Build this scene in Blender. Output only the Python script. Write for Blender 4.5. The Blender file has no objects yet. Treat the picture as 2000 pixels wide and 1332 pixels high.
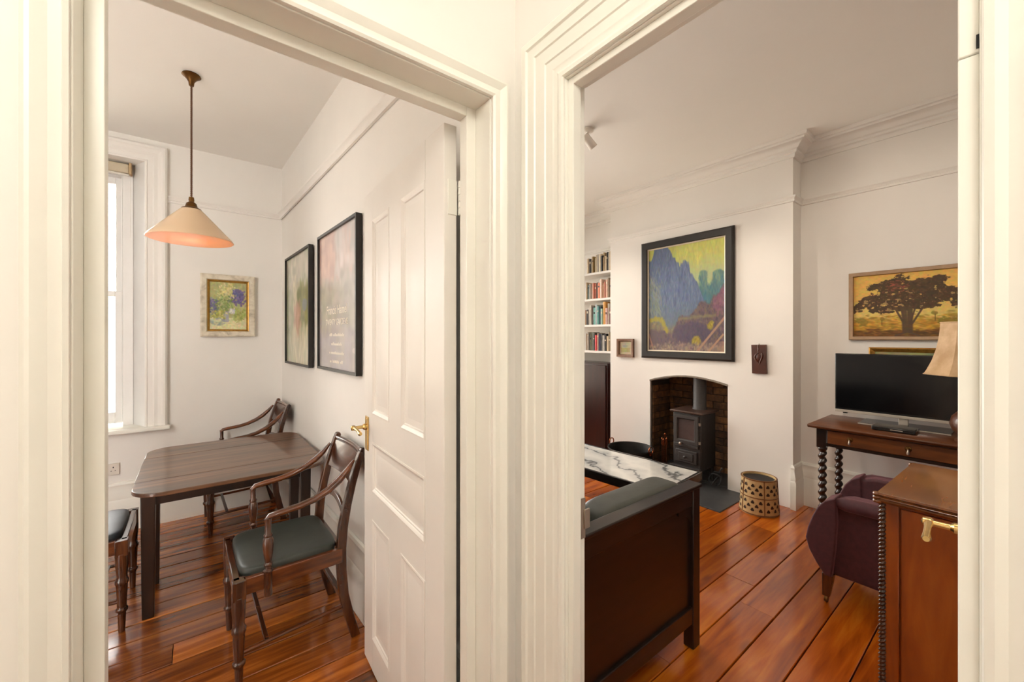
import bpy, bmesh, math, random
import numpy as np
from mathutils import Matrix, Vector, Euler

random.seed(7)
rng = np.random.default_rng(7)
PI = math.pi
scene = bpy.context.scene
COL = scene.collection

# ------------------------------------------------------------------ camera
cam_d = bpy.data.cameras.new('camera')
cam_d.sensor_width = 36.0
cam_d.lens = 36.0 * 790.1 / 2000.0
cam_d.shift_y = -8.6 / 2000.0
cam_d.clip_start = 0.01
cam_d.clip_end = 200
cam = bpy.data.objects.new('camera', cam_d)
COL.objects.link(cam)
cam.location = (0, 0, 1.45)
cam.rotation_euler = (PI / 2, 0, math.radians(51.91 - 90))
scene.camera = cam

# ------------------------------------------------------------------ world, exposure
world = bpy.data.worlds.new('world')
scene.world = world
world.use_nodes = True
bg = world.node_tree.nodes['Background']
bg.inputs['Color'].default_value = (1.0, 0.98, 0.94, 1)
bg.inputs['Strength'].default_value = 10.5
vs = scene.view_settings
vs.view_transform = 'Standard'
vs.look = 'None'
vs.gamma = 1.0
vs.use_curve_mapping = False
vs.exposure = 0.10
try:
    cy = scene.cycles
    cy.use_denoising = True
    cy.max_bounces = 10
    cy.diffuse_bounces = 6
    cy.glossy_bounces = 4
    cy.transmission_bounces = 6
    cy.caustics_reflective = False
    cy.caustics_refractive = False
    cy.sample_clamp_indirect = 8.0
except Exception:
    pass


def lamp(name, kind, loc, energy, color, rot=(0, 0, 0), parent=None, **kw):
    ld = bpy.data.lights.new(name, kind)
    ld.energy = energy
    ld.color = color
    for k, v in kw.items():
        if k != 'portal':
            setattr(ld, k, v)
    if kw.get('portal'):
        ld.cycles.is_portal = True
    o = bpy.data.objects.new(name, ld)
    COL.objects.link(o)
    o.location = loc
    o.rotation_euler = rot
    return o


# sky portals at the window openings (they emit nothing of their own)
lamp('window_portal', 'AREA', (-0.86, 4.42, 1.7), 1, (1, 1, 1), rot=(-PI / 2, 0, 0), shape='RECTANGLE', size=1.0, size_y=1.9, portal=True)
lamp('window_portal', 'AREA', (2.5, 4.97, 1.62), 1, (1, 1, 1), rot=(-PI / 2, 0, 0), shape='RECTANGLE', size=2.9, size_y=2.35, portal=True)

# ------------------------------------------------------------------ colours and materials


def C(r, g, b):
    def f(c):
        c /= 255.0
        return c / 12.92 if c <= 0.04045 else ((c + 0.055) / 1.055) ** 2.4
    return (f(r), f(g), f(b), 1.0)


def base_mat(name):
    m = bpy.data.materials.new(name)
    m.use_nodes = True
    nt = m.node_tree
    return m, nt, nt.nodes['Principled BSDF']


def ramp(nt, stops):
    n = nt.nodes.new('ShaderNodeValToRGB')
    e = n.color_ramp.elements
    while len(e) < len(stops):
        e.new(0.5)
    for el, (p, c) in zip(e, stops):
        el.position = p
        el.color = c
    return n


def coords(nt, scale=(1, 1, 1), rnd=False, rot=(0, 0, 0)):
    tc = nt.nodes.new('ShaderNodeTexCoord')
    mp = nt.nodes.new('ShaderNodeMapping')
    mp.inputs['Scale'].default_value = scale
    mp.inputs['Rotation'].default_value = rot
    src = tc.outputs['Object']
    if rnd:
        oi = nt.nodes.new('ShaderNodeObjectInfo')
        mu = nt.nodes.new('ShaderNodeMath')
        mu.operation = 'MULTIPLY'
        mu.inputs[1].default_value = 37.0
        nt.links.new(oi.outputs['Random'], mu.inputs[0])
        ad = nt.nodes.new('ShaderNodeVectorMath')
        ad.operation = 'ADD'
        nt.links.new(src, ad.inputs[0])
        nt.links.new(mu.outputs[0], ad.inputs[1])
        src = ad.outputs[0]
    nt.links.new(src, mp.inputs['Vector'])
    return mp.outputs['Vector']


def noise(nt, vec, scale, detail=4, rough=0.55, dist=0.0):
    n = nt.nodes.new('ShaderNodeTexNoise')
    n.inputs['Scale'].default_value = scale
    n.inputs['Detail'].default_value = detail
    n.inputs['Roughness'].default_value = rough
    n.inputs['Distortion'].default_value = dist
    nt.links.new(vec, n.inputs['Vector'])
    return n.outputs['Fac']


def bump(nt, fac, strength, dist=0.01):
    b = nt.nodes.new('ShaderNodeBump')
    b.inputs['Strength'].default_value = strength
    b.inputs['Distance'].default_value = dist
    nt.links.new(fac, b.inputs['Height'])
    return b.outputs['Normal']


def plain(name, col, rough=0.5, metal=0.0, var=0.06, nscale=30, bmp=0.0, spec=0.5, coat=0.0, sheen=0.0):
    m, nt, p = base_mat(name)
    v = coords(nt)
    f = noise(nt, v, nscale)
    lo = tuple(max(0, c * (1 - var)) for c in col[:3]) + (1,)
    hi = tuple(min(1, c * (1 + var)) for c in col[:3]) + (1,)
    r = ramp(nt, [(0.3, lo), (0.7, hi)])
    nt.links.new(f, r.inputs[0])
    nt.links.new(r.outputs[0], p.inputs['Base Color'])
    p.inputs['Roughness'].default_value = rough
    p.inputs['Metallic'].default_value = metal
    p.inputs['Specular IOR Level'].default_value = spec
    p.inputs['Coat Weight'].default_value = coat
    p.inputs['Coat Roughness'].default_value = 0.12
    if sheen:
        p.inputs['Sheen Weight'].default_value = sheen
        p.inputs['Sheen Roughness'].default_value = 0.4
        p.inputs['Sheen Tint'].default_value = tuple(min(1, c * 4 + 0.1) for c in col[:3]) + (1,)
    if bmp:
        nt.links.new(bump(nt, f, bmp), p.inputs['Normal'])
    return m


def wood(name, dark, mid, light, grain=(3, 40, 40), rough=0.3, coat=0.3, rnd=False, streak=6.0, per_obj=0.0, knots=False):
    m, nt, p = base_mat(name)
    v = coords(nt, grain, rnd)
    f1 = noise(nt, v, 1.0, 6, 0.6, 0.6)
    v2 = coords(nt, tuple(g * 0.16 for g in grain), rnd)
    f2 = noise(nt, v2, streak * 0.5, 3, 0.5, 1.2)
    mx = nt.nodes.new('ShaderNodeMix')
    mx.inputs[0].default_value = 0.5
    nt.links.new(f1, mx.inputs[2])
    nt.links.new(f2, mx.inputs[3])
    r = ramp(nt, [(0.32, dark), (0.5, mid), (0.68, light)])
    nt.links.new(mx.outputs[0], r.inputs[0])
    out = r.outputs[0]
    if per_obj:
        oi = nt.nodes.new('ShaderNodeObjectInfo')
        mr = nt.nodes.new('ShaderNodeMapRange')
        mr.inputs['To Min'].default_value = 1 - per_obj
        mr.inputs['To Max'].default_value = 1 + per_obj
        nt.links.new(oi.outputs['Random'], mr.inputs['Value'])
        hs = nt.nodes.new('ShaderNodeHueSaturation')
        nt.links.new(mr.outputs[0], hs.inputs['Value'])
        nt.links.new(out, hs.inputs['Color'])
        out = hs.outputs[0]
    if knots:
        vo = nt.nodes.new('ShaderNodeTexVoronoi')
        vo.inputs['Scale'].default_value = 1.0
        nt.links.new(coords(nt, (2.2, 7, 7), rnd), vo.inputs['Vector'])
        kr = ramp(nt, [(0.0, (0.10, 0.05, 0.03, 1)), (0.07, (0.35, 0.25, 0.2, 1)), (0.16, (1, 1, 1, 1))])
        nt.links.new(vo.outputs['Distance'], kr.inputs[0])
        mm = nt.nodes.new('ShaderNodeMix')
        mm.data_type = 'RGBA'
        mm.blend_type = 'MULTIPLY'
        mm.inputs[0].default_value = 0.5
        nt.links.new(out, mm.inputs[6])
        nt.links.new(kr.outputs[0], mm.inputs[7])
        out = mm.outputs[2]
    nt.links.new(out, p.inputs['Base Color'])
    p.inputs['Roughness'].default_value = rough
    p.inputs['Coat Weight'].default_value = coat
    p.inputs['Coat Roughness'].default_value = 0.10
    nt.links.new(bump(nt, f1, 0.05, 0.005), p.inputs['Normal'])
    return m


def vcol_mat(name, rough=0.6, coat=0.0, spec=0.3):
    m, nt, p = base_mat(name)
    a = nt.nodes.new('ShaderNodeVertexColor')
    a.layer_name = 'paint'
    nt.links.new(a.outputs['Color'], p.inputs['Base Color'])
    p.inputs['Roughness'].default_value = rough
    p.inputs['Coat Weight'].default_value = coat
    p.inputs['Coat Roughness'].default_value = 0.02
    p.inputs['Specular IOR Level'].default_value = spec
    f = noise(nt, coords(nt), 160, 3)
    nt.links.new(bump(nt, f, 0.1, 0.003), p.inputs['Normal'])
    return m


def emit(name, col, strength):
    m, nt, p = base_mat(name)
    p.inputs['Base Color'].default_value = col
    p.inputs['Emission Color'].default_value = col
    p.inputs['Emission Strength'].default_value = strength
    return m


M = {}
M['wall'] = plain('wall_paint', (0.83, 0.805, 0.765, 1), 0.75, var=0.015, nscale=3, bmp=0.0)
M['ceil'] = plain('ceiling_paint', (0.87, 0.85, 0.81, 1), 0.85, var=0.01, nscale=2)
M['gloss'] = plain('gloss_white_paint', (0.85, 0.84, 0.775, 1), 0.32, var=0.02, nscale=6, bmp=0.03)
M['doorpaint'] = plain('door_paint', (0.82, 0.79, 0.745, 1), 0.38, var=0.015, nscale=6)
M['sash'] = plain('sash_paint', (0.82, 0.81, 0.79, 1), 0.35, var=0.02, nscale=8)
M['floorL'] = wood('floorboard_varnish_brown', C(84, 40, 14), C(144, 74, 24), C(196, 116, 44), (2.2, 26, 26), 0.24, 0.6, True, 6, 0.36, True)
M['floorR'] = wood('floorboard_varnish_orange', C(126, 54, 6), C(178, 86, 12), C(208, 120, 28), (2.2, 22, 22), 0.24, 0.5, True, 6, 0.22, True)
M['gap'] = plain('floor_void', (0.02, 0.012, 0.008, 1), 0.9)
M['mahog'] = wood('mahogany', C(40, 20, 9), C(70, 36, 17), C(104, 58, 28), (30, 30, 5), 0.26, 0.6)
M['mahogx'] = wood('mahogany_lengthways', C(52, 25, 10), C(92, 46, 18), C(132, 72, 32), (5, 30, 30), 0.26, 0.6)
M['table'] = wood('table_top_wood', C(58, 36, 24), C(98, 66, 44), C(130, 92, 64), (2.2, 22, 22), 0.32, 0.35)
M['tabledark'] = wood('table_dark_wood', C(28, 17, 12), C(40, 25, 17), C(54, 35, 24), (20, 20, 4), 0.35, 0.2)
M['sofawood'] = wood('sofa_oak', C(16, 9, 6), C(28, 15, 9), C(42, 23, 15), (4, 26, 26), 0.38, 0.2)
M['cab'] = wood('sideboard_veneer', C(112, 46, 10), C(164, 78, 20), C(192, 104, 34), (16, 16, 3), 0.3, 0.4)
M['cabtop'] = wood('sideboard_top', C(82, 42, 16), C(130, 74, 30), C(160, 100, 46), (3, 18, 18), 0.26, 0.4)
M['tvt'] = wood('side_table_oak', C(54, 28, 14), C(90, 48, 22), C(116, 66, 32), (16, 3, 16), 0.35, 0.3)
M['twist'] = wood('dark_turned_oak', C(22, 13, 9), C(36, 21, 14), C(52, 31, 20), (20, 20, 6), 0.3, 0.4)
M['darkred'] = wood('dark_cherry', C(30, 8, 6), C(46, 14, 10), C(60, 20, 14), (20, 20, 3), 0.3, 0.3)
M['seat'] = plain('seat_leather', C(54, 59, 55), 0.42, var=0.2, nscale=9, bmp=0.12)
M['seatblue'] = plain('seat_leather_dark', C(48, 54, 60), 0.4, var=0.2, nscale=9, bmp=0.12)
M['sofaleather'] = plain('sofa_leather', C(72, 74, 68), 0.45, var=0.22, nscale=7, bmp=0.15)
M['sofadark'] = plain('sofa_leather_dark', C(40, 46, 46), 0.45, var=0.2, nscale=7, bmp=0.15)
M['velvet'] = plain('purple_velvet', C(74, 38, 44), 0.7, var=0.22, nscale=40, bmp=0.1, sheen=0.7)
M['brass'] = plain('brass', (0.72, 0.50, 0.20, 1), 0.25, 1.0, var=0.08, nscale=60)
M['oldbrass'] = plain('aged_brass', C(104, 72, 36), 0.4, 0.9, var=0.2, nscale=60)
M['steel'] = plain('nickel', (0.5, 0.45, 0.38, 1), 0.35, 1.0, var=0.1)
M['iron'] = plain('stove_iron', C(58, 54, 52), 0.55, 0.2, var=0.12, nscale=50, bmp=0.05)
M['ironbrown'] = plain('stove_top_iron', C(74, 54, 44), 0.45, 0.3, var=0.15, nscale=20)
M['tub'] = plain('coal_tub_metal', C(46, 44, 42), 0.5, 0.6, var=0.25, nscale=14, bmp=0.1)
M['copper'] = plain('copper', C(150, 84, 50), 0.3, 1.0, var=0.2, nscale=40)
M['black'] = plain('black_lacquer', C(18, 18, 18), 0.25, 0, var=0.2, coat=0.4)
M['frameblack'] = plain('black_frame', C(30, 26, 23), 0.4, 0, var=0.15)
M['slate'] = plain('slate', C(62, 62, 62), 0.5, 0, var=0.15, nscale=12, bmp=0.1)
M['brick'] = None
M['cable'] = plain('black_rubber', C(16, 16, 16), 0.6)
M['plastic'] = plain('white_plastic', C(222, 216, 206), 0.35, var=0.01)
M['screen'] = plain('tv_screen', C(9, 9, 11), 0.12, var=0.05, spec=0.5)
M['tvsilver'] = plain('tv_silver', C(188, 180, 168), 0.3, 0.3, var=0.03)
M['shade'] = None
M['gilt'] = plain('gilt', C(176, 132, 62), 0.35, 0.6, var=0.25, nscale=40)
M['champ'] = plain('champagne_frame', C(168, 140, 112), 0.4, 0.3, var=0.1, nscale=30)
M['slip'] = plain('pale_slip', C(205, 195, 175), 0.4, 0.3)
M['carved'] = plain('carved_wood', C(74, 34, 18), 0.28, 0, var=0.2, nscale=16, coat=0.5)
M['smallframe'] = plain('small_frame_wood', C(120, 84, 60), 0.5, var=0.15, nscale=40)
M['paint'] = vcol_mat('oil_paint')
M['print'] = vcol_mat('glazed_print', 0.35, 0.9, 0.4)
M['letter'] = plain('pale_print', C(238, 230, 214), 0.6, var=0.02)
M['binleather'] = plain('bin_cream_leather', C(196, 166, 116), 0.6, var=0.12, nscale=30)
M['bintrim'] = plain('bin_brown_trim', C(120, 78, 40), 0.5, var=0.15)
M['binspot'] = plain('bin_dark_spot', C(52, 32, 14), 0.6)
M['bindark'] = plain('bin_inside', C(34, 26, 22), 0.7)
M['globe'] = emit('lamp_globe_glow', (1.0, 0.965, 0.87, 1), 18.5)
M['bulb'] = emit('bulb_glow', (1.0, 0.68, 0.42, 1), 13.0)
M['spotglow'] = emit('spot_glow', (1.0, 0.85, 0.65, 1), 3.0)
M['stone'] = plain('pale_render', C(214, 206, 192), 0.85, var=0.06, nscale=5)
M['pages'] = plain('book_pages', C(216, 204, 180), 0.8)
M['chipped'] = plain('chipped_plaster', C(126, 116, 104), 0.8, var=0.2, nscale=40)


def mk_glass():
    m, nt, p = base_mat('window_glass')
    tr = nt.nodes.new('ShaderNodeBsdfTransparent')
    gl = nt.nodes.new('ShaderNodeBsdfGlossy')
    gl.inputs['Roughness'].default_value = 0.02
    fr = nt.nodes.new('ShaderNodeFresnel')
    fr.inputs['IOR'].default_value = 1.35
    mx = nt.nodes.new('ShaderNodeMixShader')
    nt.links.new(fr.outputs[0], mx.inputs[0])
    nt.links.new(tr.outputs[0], mx.inputs[1])
    nt.links.new(gl.outputs[0], mx.inputs[2])
    nt.links.new(mx.outputs[0], nt.nodes['Material Output'].inputs['Surface'])
    return m


M['glass'] = mk_glass()


def mk_opal():
    m, nt, p = base_mat('opal_glass')
    p.inputs['Base Color'].default_value = C(238, 214, 178)
    p.inputs['Roughness'].default_value = 0.25
    p.inputs['Coat Weight'].default_value = 0.3
    tl = nt.nodes.new('ShaderNodeBsdfTranslucent')
    tl.inputs['Color'].default_value = C(250, 214, 170)
    mx = nt.nodes.new('ShaderNodeMixShader')
    mx.inputs[0].default_value = 0.18
    nt.links.new(p.outputs[0], mx.inputs[1])
    nt.links.new(tl.outputs[0], mx.inputs[2])
    nt.links.new(mx.outputs[0], nt.nodes['Material Output'].inputs['Surface'])
    return m


M['opal'] = mk_opal()
M['opalin'] = plain('opal_glass_inner', C(255, 196, 156), 0.35, var=0.03)


def mk_parch():
    m, nt, p = base_mat('parchment')
    f = noise(nt, coords(nt), 14, 5)
    r = ramp(nt, [(0.3, C(196, 158, 112)), (0.7, C(226, 194, 150))])
    nt.links.new(f, r.inputs[0])
    nt.links.new(r.outputs[0], p.inputs['Base Color'])
    p.inputs['Roughness'].default_value = 0.5
    tl = nt.nodes.new('ShaderNodeBsdfTranslucent')
    nt.links.new(r.outputs[0], tl.inputs['Color'])
    mx = nt.nodes.new('ShaderNodeMixShader')
    mx.inputs[0].default_value = 0.2
    nt.links.new(p.outputs[0], mx.inputs[1])
    nt.links.new(tl.outputs[0], mx.inputs[2])
    nt.links.new(mx.outputs[0], nt.nodes['Material Output'].inputs['Surface'])
    return m


M['shade'] = mk_parch()


def mk_brick():
    m, nt, p = base_mat('sooty_brick')
    v = coords(nt, (1, 1, 1), True)
    f = noise(nt, v, 9, 5, 0.65)
    r = ramp(nt, [(0.3, C(52, 36, 24)), (0.55, C(108, 72, 40)), (0.75, C(150, 104, 56))])
    nt.links.new(f, r.inputs[0])
    oi = nt.nodes.new('ShaderNodeObjectInfo')
    mr = nt.nodes.new('ShaderNodeMapRange')
    mr.inputs['To Min'].default_value = 0.6
    mr.inputs['To Max'].default_value = 1.25
    nt.links.new(oi.outputs['Random'], mr.inputs['Value'])
    hs = nt.nodes.new('ShaderNodeHueSaturation')
    nt.links.new(mr.outputs[0], hs.inputs['Value'])
    nt.links.new(r.outputs[0], hs.inputs['Color'])
    nt.links.new(hs.outputs[0], p.inputs['Base Color'])
    p.inputs['Roughness'].default_value = 0.85
    nt.links.new(bump(nt, f, 0.4, 0.01), p.inputs['Normal'])
    return m


M['brick'] = mk_brick()
M['mortar'] = plain('sooty_mortar', C(58, 46, 36), 0.9, var=0.2)


def mk_marble():
    m, nt, p = base_mat('marble')
    v = coords(nt, (1, 1, 1), rot=(0, 0, 0.5))
    n = nt.nodes.new('ShaderNodeTexNoise')
    n.inputs['Scale'].default_value = 3.2
    n.inputs['Detail'].default_value = 6
    nt.links.new(v, n.inputs['Vector'])
    ad = nt.nodes.new('ShaderNodeVectorMath')
    ad.operation = 'MULTIPLY_ADD'
    ad.inputs[1].default_value = (0.45, 0.45, 0.45)
    nt.links.new(n.outputs['Color'], ad.inputs[0])
    nt.links.new(v, ad.inputs[2])
    w = nt.nodes.new('ShaderNodeTexWave')
    w.wave_type = 'BANDS'
    w.bands_direction = 'X'
    w.inputs['Scale'].default_value = 1.1
    w.inputs['Distortion'].default_value = 9
    w.inputs['Detail'].default_value = 5
    w.inputs['Detail Scale'].default_value = 1.2
    nt.links.new(ad.outputs[0], w.inputs['Vector'])
    r = ramp(nt, [(0.0, C(112, 112, 110)), (0.012, C(150, 150, 148)), (0.05, C(206, 204, 198)), (1.0, C(232, 229, 220))])
    nt.links.new(w.outputs['Fac'], r.inputs[0])
    nt.links.new(r.outputs[0], p.inputs['Base Color'])
    p.inputs['Roughness'].default_value = 0.08
    return m


M['marble'] = mk_marble()

# ------------------------------------------------------------------ mesh builder
WM = {}


class MB:
    def __init__(s):
        s.v, s.f, s.mi = [], [], []

    def add(s, vs_, fs_, mi=0):
        n = len(s.v)
        s.v += [tuple(v) for v in vs_]
        for f in fs_:
            s.f.append([i + n for i in f])
            s.mi.append(mi)
        return s

    def box(s, x0, x1, y0, y1, z0, z1, mi=0, T=None):
        vs_ = [(x0, y0, z0), (x1, y0, z0), (x1, y1, z0), (x0, y1, z0), (x0, y0, z1), (x1, y0, z1), (x1, y1, z1), (x0, y1, z1)]
        if T:
            vs_ = [tuple(T @ Vector(v)) for v in vs_]
        return s.add(vs_, [(3, 2, 1, 0), (4, 5, 6, 7), (0, 1, 5, 4), (1, 2, 6, 5), (2, 3, 7, 6), (3, 0, 4, 7)], mi)

    def hexa(s, lo, hi, mi=0):
        vs_ = list(lo) + list(hi)
        return s.add(vs_, [(3, 2, 1, 0), (4, 5, 6, 7), (0, 1, 5, 4), (1, 2, 6, 5), (2, 3, 7, 6), (3, 0, 4, 7)], mi)

    def lathe(s, prof, c=(0, 0, 0), n=24, T=None, mi=0, rx=1.0, ry=1.0):
        vs_, fs_ = [], []
        for r, z in prof:
            for k in range(n):
                a = 2 * PI * k / n
                vs_.append((c[0] + rx * r * math.cos(a), c[1] + ry * r * math.sin(a), c[2] + z))
        for j in range(len(prof) - 1):
            for k in range(n):
                a, b = j * n + k, j * n + (k + 1) % n
                fs_.append((a, b, b + n, a + n))
        if prof[0][0] > 1e-6:
            fs_.append(tuple(range(n - 1, -1, -1)))
        if prof[-1][0] > 1e-6:
            o = (len(prof) - 1) * n
            fs_.append(tuple(range(o, o + n)))
        if T:
            vs_ = [tuple(T @ Vector(v)) for v in vs_]
        return s.add(vs_, fs_, mi)

    def tube(s, pts, r, n=10, mi=0, flat=1.0, closed=False):
        P = [Vector(p) for p in pts]
        R = r if isinstance(r, (list, tuple)) else [r] * len(P)
        up = Vector((0, 0, 1))
        vs_, fs_ = [], []
        prev = None
        L = len(P)
        for i, p in enumerate(P):
            if closed:
                t = P[(i + 1) % L] - P[i - 1]
            else:
                t = P[min(i + 1, L - 1)] - P[max(i - 1, 0)]
            t.normalize()
            a = (up if abs(t.z) < 0.95 else Vector((1, 0, 0))) if prev is None else prev
            a = (a - t * a.dot(t)).normalized()
            prev = a
            b = t.cross(a)
            for k in range(n):
                an = 2 * PI * k / n
                vs_.append(tuple(p + (a * math.cos(an) * flat + b * math.sin(an)) * R[i]))
        for i in range(L if closed else L - 1):
            for k in range(n):
                q, w = i * n + k, i * n + (k + 1) % n
                q2, w2 = ((i + 1) % L) * n + k, ((i + 1) % L) * n + (k + 1) % n
                fs_.append((q, w, w2, q2))
        if not closed:
            fs_.append(tuple(range(n - 1, -1, -1)))
            fs_.append(tuple(range((L - 1) * n, L * n)))
        return s.add(vs_, fs_, mi)

    def prism(s, poly, place, t0, t1, mi=0):
        n = len(poly)
        vs_ = [place(u, v, t0) for u, v in poly] + [place(u, v, t1) for u, v in poly]
        fs_ = [tuple(range(n - 1, -1, -1)), tuple(range(n, 2 * n))]
        for i in range(n):
            j = (i + 1) % n
            fs_.append((i, j, j + n, i + n))
        return s.add(vs_, fs_, mi)

    def sweep(s, path, prof, place, mi=0, closed=False):
        L = len(path)
        P = [Vector(p) for p in path]
        rows = []
        for i in range(L):
            dirs = []
            if i > 0 or closed:
                dirs.append((P[i] - P[i - 1]).normalized())
            if i < L - 1 or closed:
                dirs.append((P[(i + 1) % L] - P[i]).normalized())
            ns = [Vector((-d.y, d.x)) for d in dirs]
            m = ns[0] if len(ns) == 1 else (ns[0] + ns[1]) / (1 + ns[0].dot(ns[1]))
            rows.append([place(P[i].x + m.x * a, P[i].y + m.y * a, b) for a, b in prof])
        n = len(prof)
        vs_ = [v for r in rows for v in r]
        fs_ = []
        for i in range(L if closed else L - 1):
            for k in range(n):
                a, b = i * n + k, i * n + (k + 1) % n
                a2, b2 = ((i + 1) % L) * n + k, ((i + 1) % L) * n + (k + 1) % n
                fs_.append((a, a2, b2, b))
        if not closed:
            fs_.append(tuple(range(n)))
            fs_.append(tuple(range(L * n - 1, (L - 1) * n - 1, -1)))
        return s.add(vs_, fs_, mi)

    def puff(s, c, h, e=0.35, n=28, mi=0):
        """rounded cushion (superellipsoid)"""
        def sp(x, p):
            return math.copysign(abs(x) ** p, x)
        vs_, fs_ = [], []
        m = n // 2
        for j in range(m + 1):
            ph = -PI / 2 + PI * j / m
            for k in range(n):
                th = 2 * PI * (k + 0.5) / n
                vs_.append((c[0] + h[0] * sp(math.cos(ph), e) * sp(math.cos(th), e),
                            c[1] + h[1] * sp(math.cos(ph), e) * sp(math.sin(th), e),
                            c[2] + h[2] * sp(math.sin(ph), e)))
        for j in range(m):
            for k in range(n):
                a, b = j * n + k, j * n + (k + 1) % n
                fs_.append((a, b, b + n, a + n))
        return s.add(vs_, fs_, mi)

    def twist(s, z0, z1, r, c=(0, 0), lobes=2, depth=0.35, turns=6, nz=90, n=14, mi=0, T=None):
        prof = []
        vs_, fs_ = [], []
        for j in range(nz + 1):
            t = j / nz
            z = z0 + (z1 - z0) * t
            ph = turns * 2 * PI * t
            for k in range(n):
                a = 2 * PI * k / n
                rr = r * (1 - depth * 0.5 + depth * 0.5 * math.cos(lobes * (a - ph / 1)))
                vs_.append((c[0] + rr * math.cos(a), c[1] + rr * math.sin(a), z))
        for j in range(nz):
            for k in range(n):
                a, b = j * n + k, j * n + (k + 1) % n
                fs_.append((a, b, b + n, a + n))
        fs_.append(tuple(range(n - 1, -1, -1)))
        fs_.append(tuple(range(nz * n, nz * n + n)))
        return s.add(vs_, fs_, mi)

    def build(s, name, mats, parent=None, smooth=40, bevel=0.0, label=None, seg=2):
        me = bpy.data.meshes.new(name)
        vs_ = s.v
        if parent is not None and parent.name in WM:
            inv = WM[parent.name].inverted()
            vs_ = [tuple(inv @ Vector(v)) for v in vs_]
        me.from_pydata(vs_, [], s.f)
        if not isinstance(mats, (list, tuple)):
            mats = [mats]
        for m in mats:
            me.materials.append(M[m] if isinstance(m, str) else m)
        if len(mats) > 1:
            me.polygons.foreach_set('material_index', s.mi)
        bm = bmesh.new()
        bm.from_mesh(me)
        bmesh.ops.recalc_face_normals(bm, faces=bm.faces)
        bm.to_mesh(me)
        bm.free()
        if smooth:
            me.polygons.foreach_set('use_smooth', [True] * len(me.polygons))
            me.set_sharp_from_angle(angle=math.radians(smooth))
        me.update()
        o = bpy.data.objects.new(name, me)
        COL.objects.link(o)
        if parent is not None:
            o.parent = parent
            if parent.name in WM:
                WM[o.name] = WM[parent.name]
        if bevel:
            b = o.modifiers.new('bevel', 'BEVEL')
            b.width = bevel
            b.segments = seg
            b.limit_method = 'ANGLE'
            b.angle_limit = math.radians(40)
        if label:
            o['label'] = label
        return o


def tag(o, label=None, cat=None, group=None, kind=None):
    if label:
        o['label'] = label
    if cat:
        o['category'] = cat
    if group:
        o['group'] = group
    if kind:
        o['kind'] = kind
    return o


def thing(name, loc, label, cat=None, rz=0.0, group=None, kind=None):
    o = bpy.data.objects.new(name, None)
    o.empty_display_size = 0.1
    COL.objects.link(o)
    o.location = loc
    o.rotation_euler = (0, 0, rz)
    WM[o.name] = Matrix.Translation(Vector(loc)) @ Matrix.Rotation(rz, 4, 'Z')
    return tag(o, label, cat, group, kind)


def struct(o, label=None):
    o['kind'] = 'structure'
    if label:
        o['label'] = label
    return o


XY = lambda z0=0: (lambda u, v, b: (u, v, z0 + b))        # plan path, b up

# ------------------------------------------------------------------ key dimensions
AY0, AY1, AY2, AY3 = 0.915, 0.988, 1.025, 1.068     # wall A hall face, stop front, stop back, room face
AL, AR = -0.149, 0.641                               # left door lining faces
AH = 2.107
BX0, BX1 = 0.73, 0.80                                # wall B faces
BY0, BY1, BH = 0.0355, 0.715, 2.097
CL, CR = 2.97, 3.10                                  # ceiling heights
WY = 4.18                                            # window wall
PX = lambda y: 0.612 + 0.04 * (4.183 - y)            # poster wall face
CHX, ALX, ALXL = 3.96, 4.15, 4.30
CY0, CY1 = 1.22, 3.12

# ------------------------------------------------------------------ room shell
def wall(name, mb, label, mat='wall'):
    return struct(mb.build(name, mat), label)


# floors: a dark void below the boards, boards are pieces of the floor
floorL = wall('floor_dining', MB().box(-2.3, 0.8, AY3 - 0.1, 4.2, -0.08, -0.022), 'varnished brown floorboards of the dining room', 'gap')
floorR = wall('floor_sitting', MB().box(0.74, 4.45, -1.4, 4.9, -0.08, -0.022), 'varnished orange floorboards of the sitting room', 'gap')
wall('floor_hall', MB().box(-1.5, 0.76, -1.8, AY3 - 0.08, -0.08, 0.0), 'hall floor behind the camera', 'floorL')


def board_mesh(L, w, mat, name='floorboard'):
    mb = MB()
    c = 0.0025
    prof = [(-w / 2, -0.022), (w / 2, -0.022), (w / 2, -c), (w / 2 - c, 0), (-w / 2 + c, 0), (-w / 2, -c)]
    mb.prism(prof, lambda u, v, t: (t, u, v), 0.0, L)
    me = bpy.data.meshes.new(name)
    me.from_pydata(mb.v, [], mb.f)
    me.materials.append(M[mat])
    bm = bmesh.new()
    bm.from_mesh(me)
    bmesh.ops.recalc_face_normals(bm, faces=bm.faces)
    bm.to_mesh(me)
    bm.free()
    return me


_bm_cache = {}


def lay(parent, x0, x1, y, w, joints, mat):
    xs = [x0] + [j for j in joints if x0 < j < x1] + [x1]
    for a, b in zip(xs[:-1], xs[1:]):
        L = round(b - a - 0.003, 3)
        key = (L, round(w, 3), mat)
        if key not in _bm_cache:
            _bm_cache[key] = board_mesh(L, w - (0.006 if mat == 'floorL' else 0.005), mat)
        o = bpy.data.objects.new('floorboard', _bm_cache[key])
        COL.objects.link(o)
        o.parent = parent
        o.location = (a + 0.0015, y, random.uniform(-0.0015, 0.0))


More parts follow.
